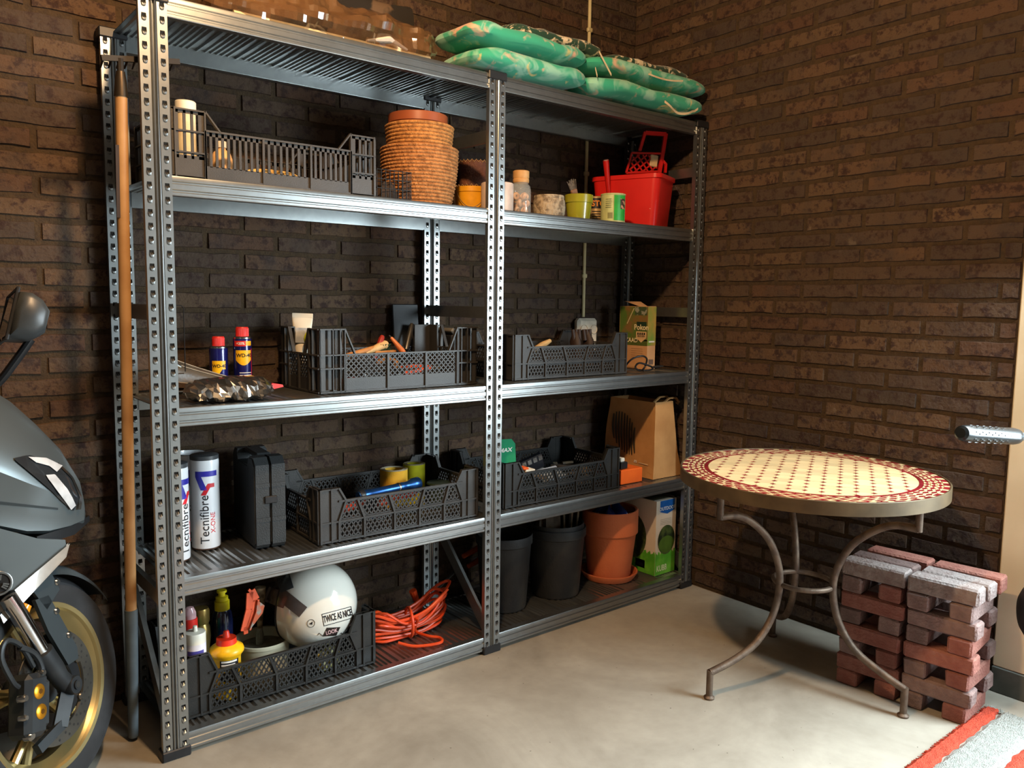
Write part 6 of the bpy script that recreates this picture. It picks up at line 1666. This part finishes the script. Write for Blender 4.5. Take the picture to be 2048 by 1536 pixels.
# --- fork leg
fa = Vector(L3(-.10, .095, .50)); fb_ = Vector(L3(-.055, .097, .375)); fc_ = Vector(L3(.0, .098, R))
m = MB(); m.tube([Vector(L3(-.118, .093, .545)), fa, fb_], .0195, 20); m.build('fork_tube', M_CHROME, sc_)
m = MB(); m.tube([fb_+(fa-fb_)*.12, fb_+(fa-fb_)*.10, fb_, Vector(L3(-.035, .098, .335)), Vector(L3(-.02, .098, .305)), fc_], [.020, .0265, .0265, .0245, .021, .022], 20); m.build('fork_slider', M_CAST, sc_)
m = MB(); ylathe([(0, .126), (.011, .126), (.011, .122), (.020, .122), (.022, .118), (.022, .085)], 24, 0, R, m); m.build('axle_nut', M_CAST, sc_)
m = MB(); ylathe([(0, .1265), (.0085, .1265), (.0085, .124)], 6, 0, R, m); m.build('hex_socket', M_DARK, sc_)
m = MB(); m.tube([Vector(L3(-.165, -.09, .70)), Vector(L3(0, -.098, R))], .022, 16); m.build('fork_tube', M_CHROME, sc_)
# lower caliper bracket and caliper
m = MB(); m.bar(L3(.0, .10, R), L3(-.055, .10, R-.075), .030, .016, up=(0, 1, 0)); m.bar(L3(-.05, .10, R-.072), L3(-.135, .10, R-.085), .022, .016, up=(0, 1, 0)); m.build('caliper_bracket', M_CAST, sc_)
m = MB(); m.T = CUR[0] @ Matrix.Translation(Vector((-.130, -.10, .30))) @ Matrix.Rotation(radians(18), 4, 'Y')
m.cbox(-.036, .030, -.030, .030, -.075, .062, .012); m.cbox(.022, .048, -.020, .020, -.060, .045, .008)
cal = m.build('brake_caliper', M_CAST, sc_)
for z in (.322, .278):
    m = MB(); ylathe([(0, .134), (.012, .134), (.0165, .131), (.0175, .127)], 24, -.128-(.322-z)*.15, z, m); b_ = m.build('caliper_bolt', M_BOLTG, cal)
    m = MB(); ylathe([(0, .1345), (.006, .1345), (.006, .132)], 6, -.128-(.322-z)*.15, z, m); m.build('bolt_recess', mat('dark_gold', '#6a4410', .4, .6), cal)
for (s, z, r_) in ((-.098, .352, .008), (-.165, .325, .009), (-.170, .24, .010), (-.175, .285, .007)):
    m = MB(); ylathe([(0, .128), (r_*.7, .128), (r_, .124), (r_, .11)], 12, s, z, m); m.build('bolt', M_STEEL, cal)
m = MB(); m.tube(smoothpath([L3(-.10, .105, .37), L3(-.13, .112, .43), L3(-.17, .115, .46), L3(-.19, .112, .43), L3(-.175, .112, .37), L3(-.16, .11, .35)], 5), .006, 8); m.build('brake_hose', M_CAST, sc_)
m = MB(); m.tube(smoothpath([L3(-.135, .112, .43), L3(-.10, .114, .40), L3(-.085, .112, .355), L3(-.10, .108, .30)], 5), .007, 8); m.build('brake_hose', M_CAST, sc_)
# --- front mudguard with bolted stay
m = MB()
def mud(a, b):
    th = lerp(radians(28), radians(150), a); nn = lerp(-.078, .078, b); r_ = .297-.020*(2*b-1)**4*1.6
    return L3(r_*cos(th), nn, R+r_*sin(th))
m.grid(mud, 30, 11); 
m.grid(lambda a, b: L3((.297-.028-.0)*cos(lerp(radians(28), radians(150), a))*1.0, lerp(-.074, .074, b), R+(.297-.028)*sin(lerp(radians(28), radians(150), a))) if False else mud(a, b), 2, 2) if False else None
m.build('mudguard', M_GREYD, sc_)
m = MB(); m.T = CUR[0]; m.prism([(-.045, .535), (.03, .545), (.045, .50), (-.01, .47)], -.096, -.088, 'y')
m.prism([(-.040, .505), (.005, .50), (.062, .345), (.058, .318), (.020, .318), (-.02, .42)], -.096, -.086, 'y'); st_ = m.build('mudguard_stay', M_GREYD, sc_)
for (s, z) in ((.018, .455), (.042, .385), (.04, .52)):
    m = MB(); ylathe([(0, .101), (.006, .101), (.0085, .098), (.0085, .09)], 14, s, z, m); m.build('stay_bolt', M_STEEL, st_)
CUR[0] = Matrix.Identity(4)
# --- nose fairing as a loft of sections
secs = [(.118, .716, .668, .02, .02), (.108, .776, .655, .062, .05), (.07, .856, .648, .105, .08), (.02, .922, .646, .14, .105), (-.03, .980, .655, .165, .125), (-.09, 1.03, .68, .19, .145), (-.2, 1.08, .70, .215, .165), (-.45, 1.02, .66, .235, .18), (-.8, .9, .55, .22, .18)]
def sect(s, zt, zb, w, wb):
    zc_ = lerp(zb, zt, .40)
    half = [(0, zt), (w*.35, zt-.010), (w*.62, lerp(zt, zc_, .25)), (w*.86, lerp(zt, zc_, .62)), (w, zc_+.010), (w*1.0, zc_-.008), (wb*1.04, lerp(zb, zc_, .35)), (wb, zb+.008), (wb*.85, zb), (0, zb)]
    return [L3(s, n, z) for n, z in half] + [L3(s, -n, z) for n, z in half[-2:0:-1]]
m = MB(); loft(m, [sect(*q_) for q_ in secs]); m.build('nose_fairing', M_GREY, sc_, smooth=26)
def fair(s, z, lift=.003):      # right-hand surface of the nose at (s, z)
    for i in range(len(secs)-1):
        if secs[i][0] >= s >= secs[i+1][0]:
            f = (secs[i][0]-s)/(secs[i][0]-secs[i+1][0]); A = sect(*secs[i])[:10]; B = sect(*secs[i+1])[:10]
            P = [Vector(A[k]).lerp(Vector(B[k]), f) for k in range(10)]
            for k in range(9):
                if P[k].z >= z >= P[k+1].z:
                    q_ = P[k].lerp(P[k+1], (P[k].z-z)/max(1e-6, P[k].z-P[k+1].z)); return Vector((s+lift*.4, q_.y-lift, z+lift*.3))
    return Vector((s, 0, z))
def skin(name, outline, m_, lift, par, n=7):
    """a panel following the fairing inside an outline given as upper and lower edges"""
    up, lo = outline; mb = MB()
    def at(P, f):
        f *= len(P)-1; i = min(int(f), len(P)-2); k = f-i; return (lerp(P[i][0], P[i+1][0], k), lerp(P[i][1], P[i+1][1], k))
    mb.grid(lambda a, b: fair(*[lerp(at(up, a)[j], at(lo, a)[j], b) for j in (0, 1)], lift), 24, n)
    return mb.build(name, m_, par, recalc=True)
M_LENS = mat('smoked_lens', '#2a2d30', .1, .1, coat=.8)
M_REFL = mat('bright_reflector', '#d8dadc', .3, .3)
hl = skin('headlight', ([(-.050, .834), (-.018, .838), (.045, .812), (.080, .770), (.094, .720)], [(-.050, .829), (-.020, .795), (.020, .750), (.050, .715), (.076, .690)]), M_LENS, .004, sc_)
skin('light_bar', ([(-.022, .833), (.02, .826), (.058, .803)], [(-.006, .818), (.024, .806), (.040, .790)]), M_REFL, .007, hl, 4)
skin('light_bar', ([(.012, .786), (.034, .785), (.060, .745), (.080, .702)], [(.016, .776), (.036, .742), (.054, .715), (.068, .693)]), M_REFL, .007, hl, 4)
skin('light_edge', ([(.048, .812), (.082, .772), (.098, .722), (.094, .69)], [(.046, .808), (.078, .767), (.092, .720), (.086, .69)]), M_STEEL, .007, hl, 3)
skin('fairing_crease', ([(-.4, .775), (-.1, .745), (.04, .705)], [(-.4, .768), (-.1, .738), (.04, .700)]), M_GREYD, .0015, sc_, 3)
# under-nose beak
m = MB(); loft(m, [[L3(.128, a, .655+b) for a, b in ((-.015, 0), (.015, 0), (.015, .014), (-.015, .014))], [L3(.08, a, .632+b) for a, b in ((-.07, 0), (.07, 0), (.075, .024), (-.075, .024))], [L3(-.01, a, .622+b) for a, b in ((-.115, 0), (.115, 0), (.12, .024), (-.12, .024))]]); m.build('beak', M_BLKB, sc_)
# --- lower side cowl with translucent indicator strip and round badge
m = MB(); lc = [(.052, .626, .10), (.054, .604, .10), (-.03, .538, .125), (-.10, .495, .155), (-.35, .40, .19), (-.75, .34, .2), (-.75, .62, .21), (-.35, .70, .21), (-.09, .682, .17), (-.01, .642, .135)]
for sg in (1, -1):
    V = [L3(s, n*sg, z) for s, z, n in lc] + [L3(s, (n-.05)*sg, z) for s, z, n in lc]; k_ = len(lc)
    m.add(V, [tuple(range(k_)), tuple(range(2*k_-1, k_-1, -1))] + [(i, (i+1) % k_, k_+(i+1) % k_, k_+i) for i in range(k_)])
cowl = m.build('lower_cowl', M_GREY, sc_, smooth=20)
m = MB()
for dn in (0, -.016): m.grid(lambda a, b: L3(lerp(lerp(.060, .050, b), lerp(-.108, -.096, b), a), lerp(.106, .164, a)+dn, lerp(lerp(.616, .585, b), lerp(.512, .470, b), a)), 14, 4)
m.build('indicator_lens', mat('clear_grey_lens', '#a59e94', .15, alpha=.8, coat=.6), cowl)
m = MB(); m.tube([L3(-.045, .135, .497), L3(-.062, .14, .475)], [.012, .018], 12); m.build('orange_reflector', mat('amber_lens', '#e08a18', .2, coat=.5), cowl)
bs, bz, bn = -.100, .560, .166
m = MB(); ylathe([(0, bn), (.020, bn), (.022, bn+.002), (.027, bn+.002), (.028, bn-.008)], 32, bs, bz, m); bd = m.build('round_badge', mat('badge_black', '#1c1c1c', .3), cowl)
for k in range(3):
    a = 2*pi*k/3+pi/2
    for w_ in (-.28, 0, .28):
        m = MB(); m.bar(L3(bs+.008*cos(a+w_*1.5), bn+.0035, bz+.008*sin(a+w_*1.5)), L3(bs+.020*cos(a+w_), bn+.0035, bz+.020*sin(a+w_)), .0032, .003, up=(0, 1, 0)); m.build('badge_prong', M_STEEL, bd)
m = MB(); ylathe([(.0225, bn+.0025), (.0265, bn+.003), (.0275, bn+.0025)], 32, bs, bz, m); m.build('badge_ring', M_STEEL, bd)
# --- mirror
MC = [(-.085, 1.078), (-.074, 1.130), (-.058, 1.174), (-.036, 1.172), (-.016, 1.156), (-.004, 1.130), (-.016, 1.088), (-.042, 1.074)]
cs = sum(p[0] for p in MC)/8; cz_ = sum(p[1] for p in MC)/8
mir = MB(); loft(mir, [[L3(lerp(s, cs, k), n, lerp(z, cz_, k)) for s, z in MC] for n, k in ((.30, .45), (.325, .12), (.36, 0), (.42, 0), (.445, .12), (.455, .4))]); mo = mir.build('mirror', mat('mirror_shell', '#34383a', .4), sc_, smooth=50)
m = MB(); m.add([L3(-.089, .33, 1.082), L3(-.089, .43, 1.082), L3(-.063, .43, 1.172), L3(-.063, .33, 1.172)], [(0, 1, 2, 3)]); m.build('mirror_glass', mat('mirror_glass', '#b0b4b8', .04, 1.0), mo)
m = MB(); m.tube([L3(-.087, .325, 1.076), L3(-.087, .437, 1.076), L3(-.060, .437, 1.178), L3(-.060, .325, 1.178)], .004, 8, closed=True); m.build('mirror_bezel', M_BLKB, mo)
m = MB(); m.tube(smoothpath([L3(-.035, .38, 1.08), L3(-.062, .37, 1.04), L3(-.10, .34, .99), L3(-.15, .28, .965), L3(-.20, .18, .97)], 4), .0125, 10, flat=.7); m.build('mirror_stalk', M_BLKB, sc_)
# --- the rest of the scooter, out of the frame to the left
m = MB(); loft(m, [sect(*q_) for q_ in [(-.55, .80, .42, .20, .17), (-.85, .84, .40, .21, .17), (-1.25, .90, .45, .19, .15), (-1.65, .88, .62, .13, .10)]]); m.build('tail_body', M_GREY, sc_, smooth=24)
m = MB(); loft(m, [sect(*q_) for q_ in [(-.72, .86, .80, .15, .15), (-1.0, .88, .82, .17, .16), (-1.2, .98, .86, .15, .15), (-1.5, .97, .88, .11, .1)]]); m.build('seat', M_BLKB, sc_)
wheel(-1.55, R, sc_)
m = MB(); m.tube(smoothpath([L3(-.42, -.25, 1.05), L3(-.38, -.15, 1.08), L3(-.36, 0, 1.09), L3(-.38, .18, 1.08), L3(-.42, .36, 1.05)], 4), .013, 10); m.build('handlebar', M_BLKB, sc_)
m = MB(); m.tube([L3(-.85, -.14, .30), L3(-.80, -.235, .075)], .011, 10); m.build('side_stand', M_BLKB, sc_)
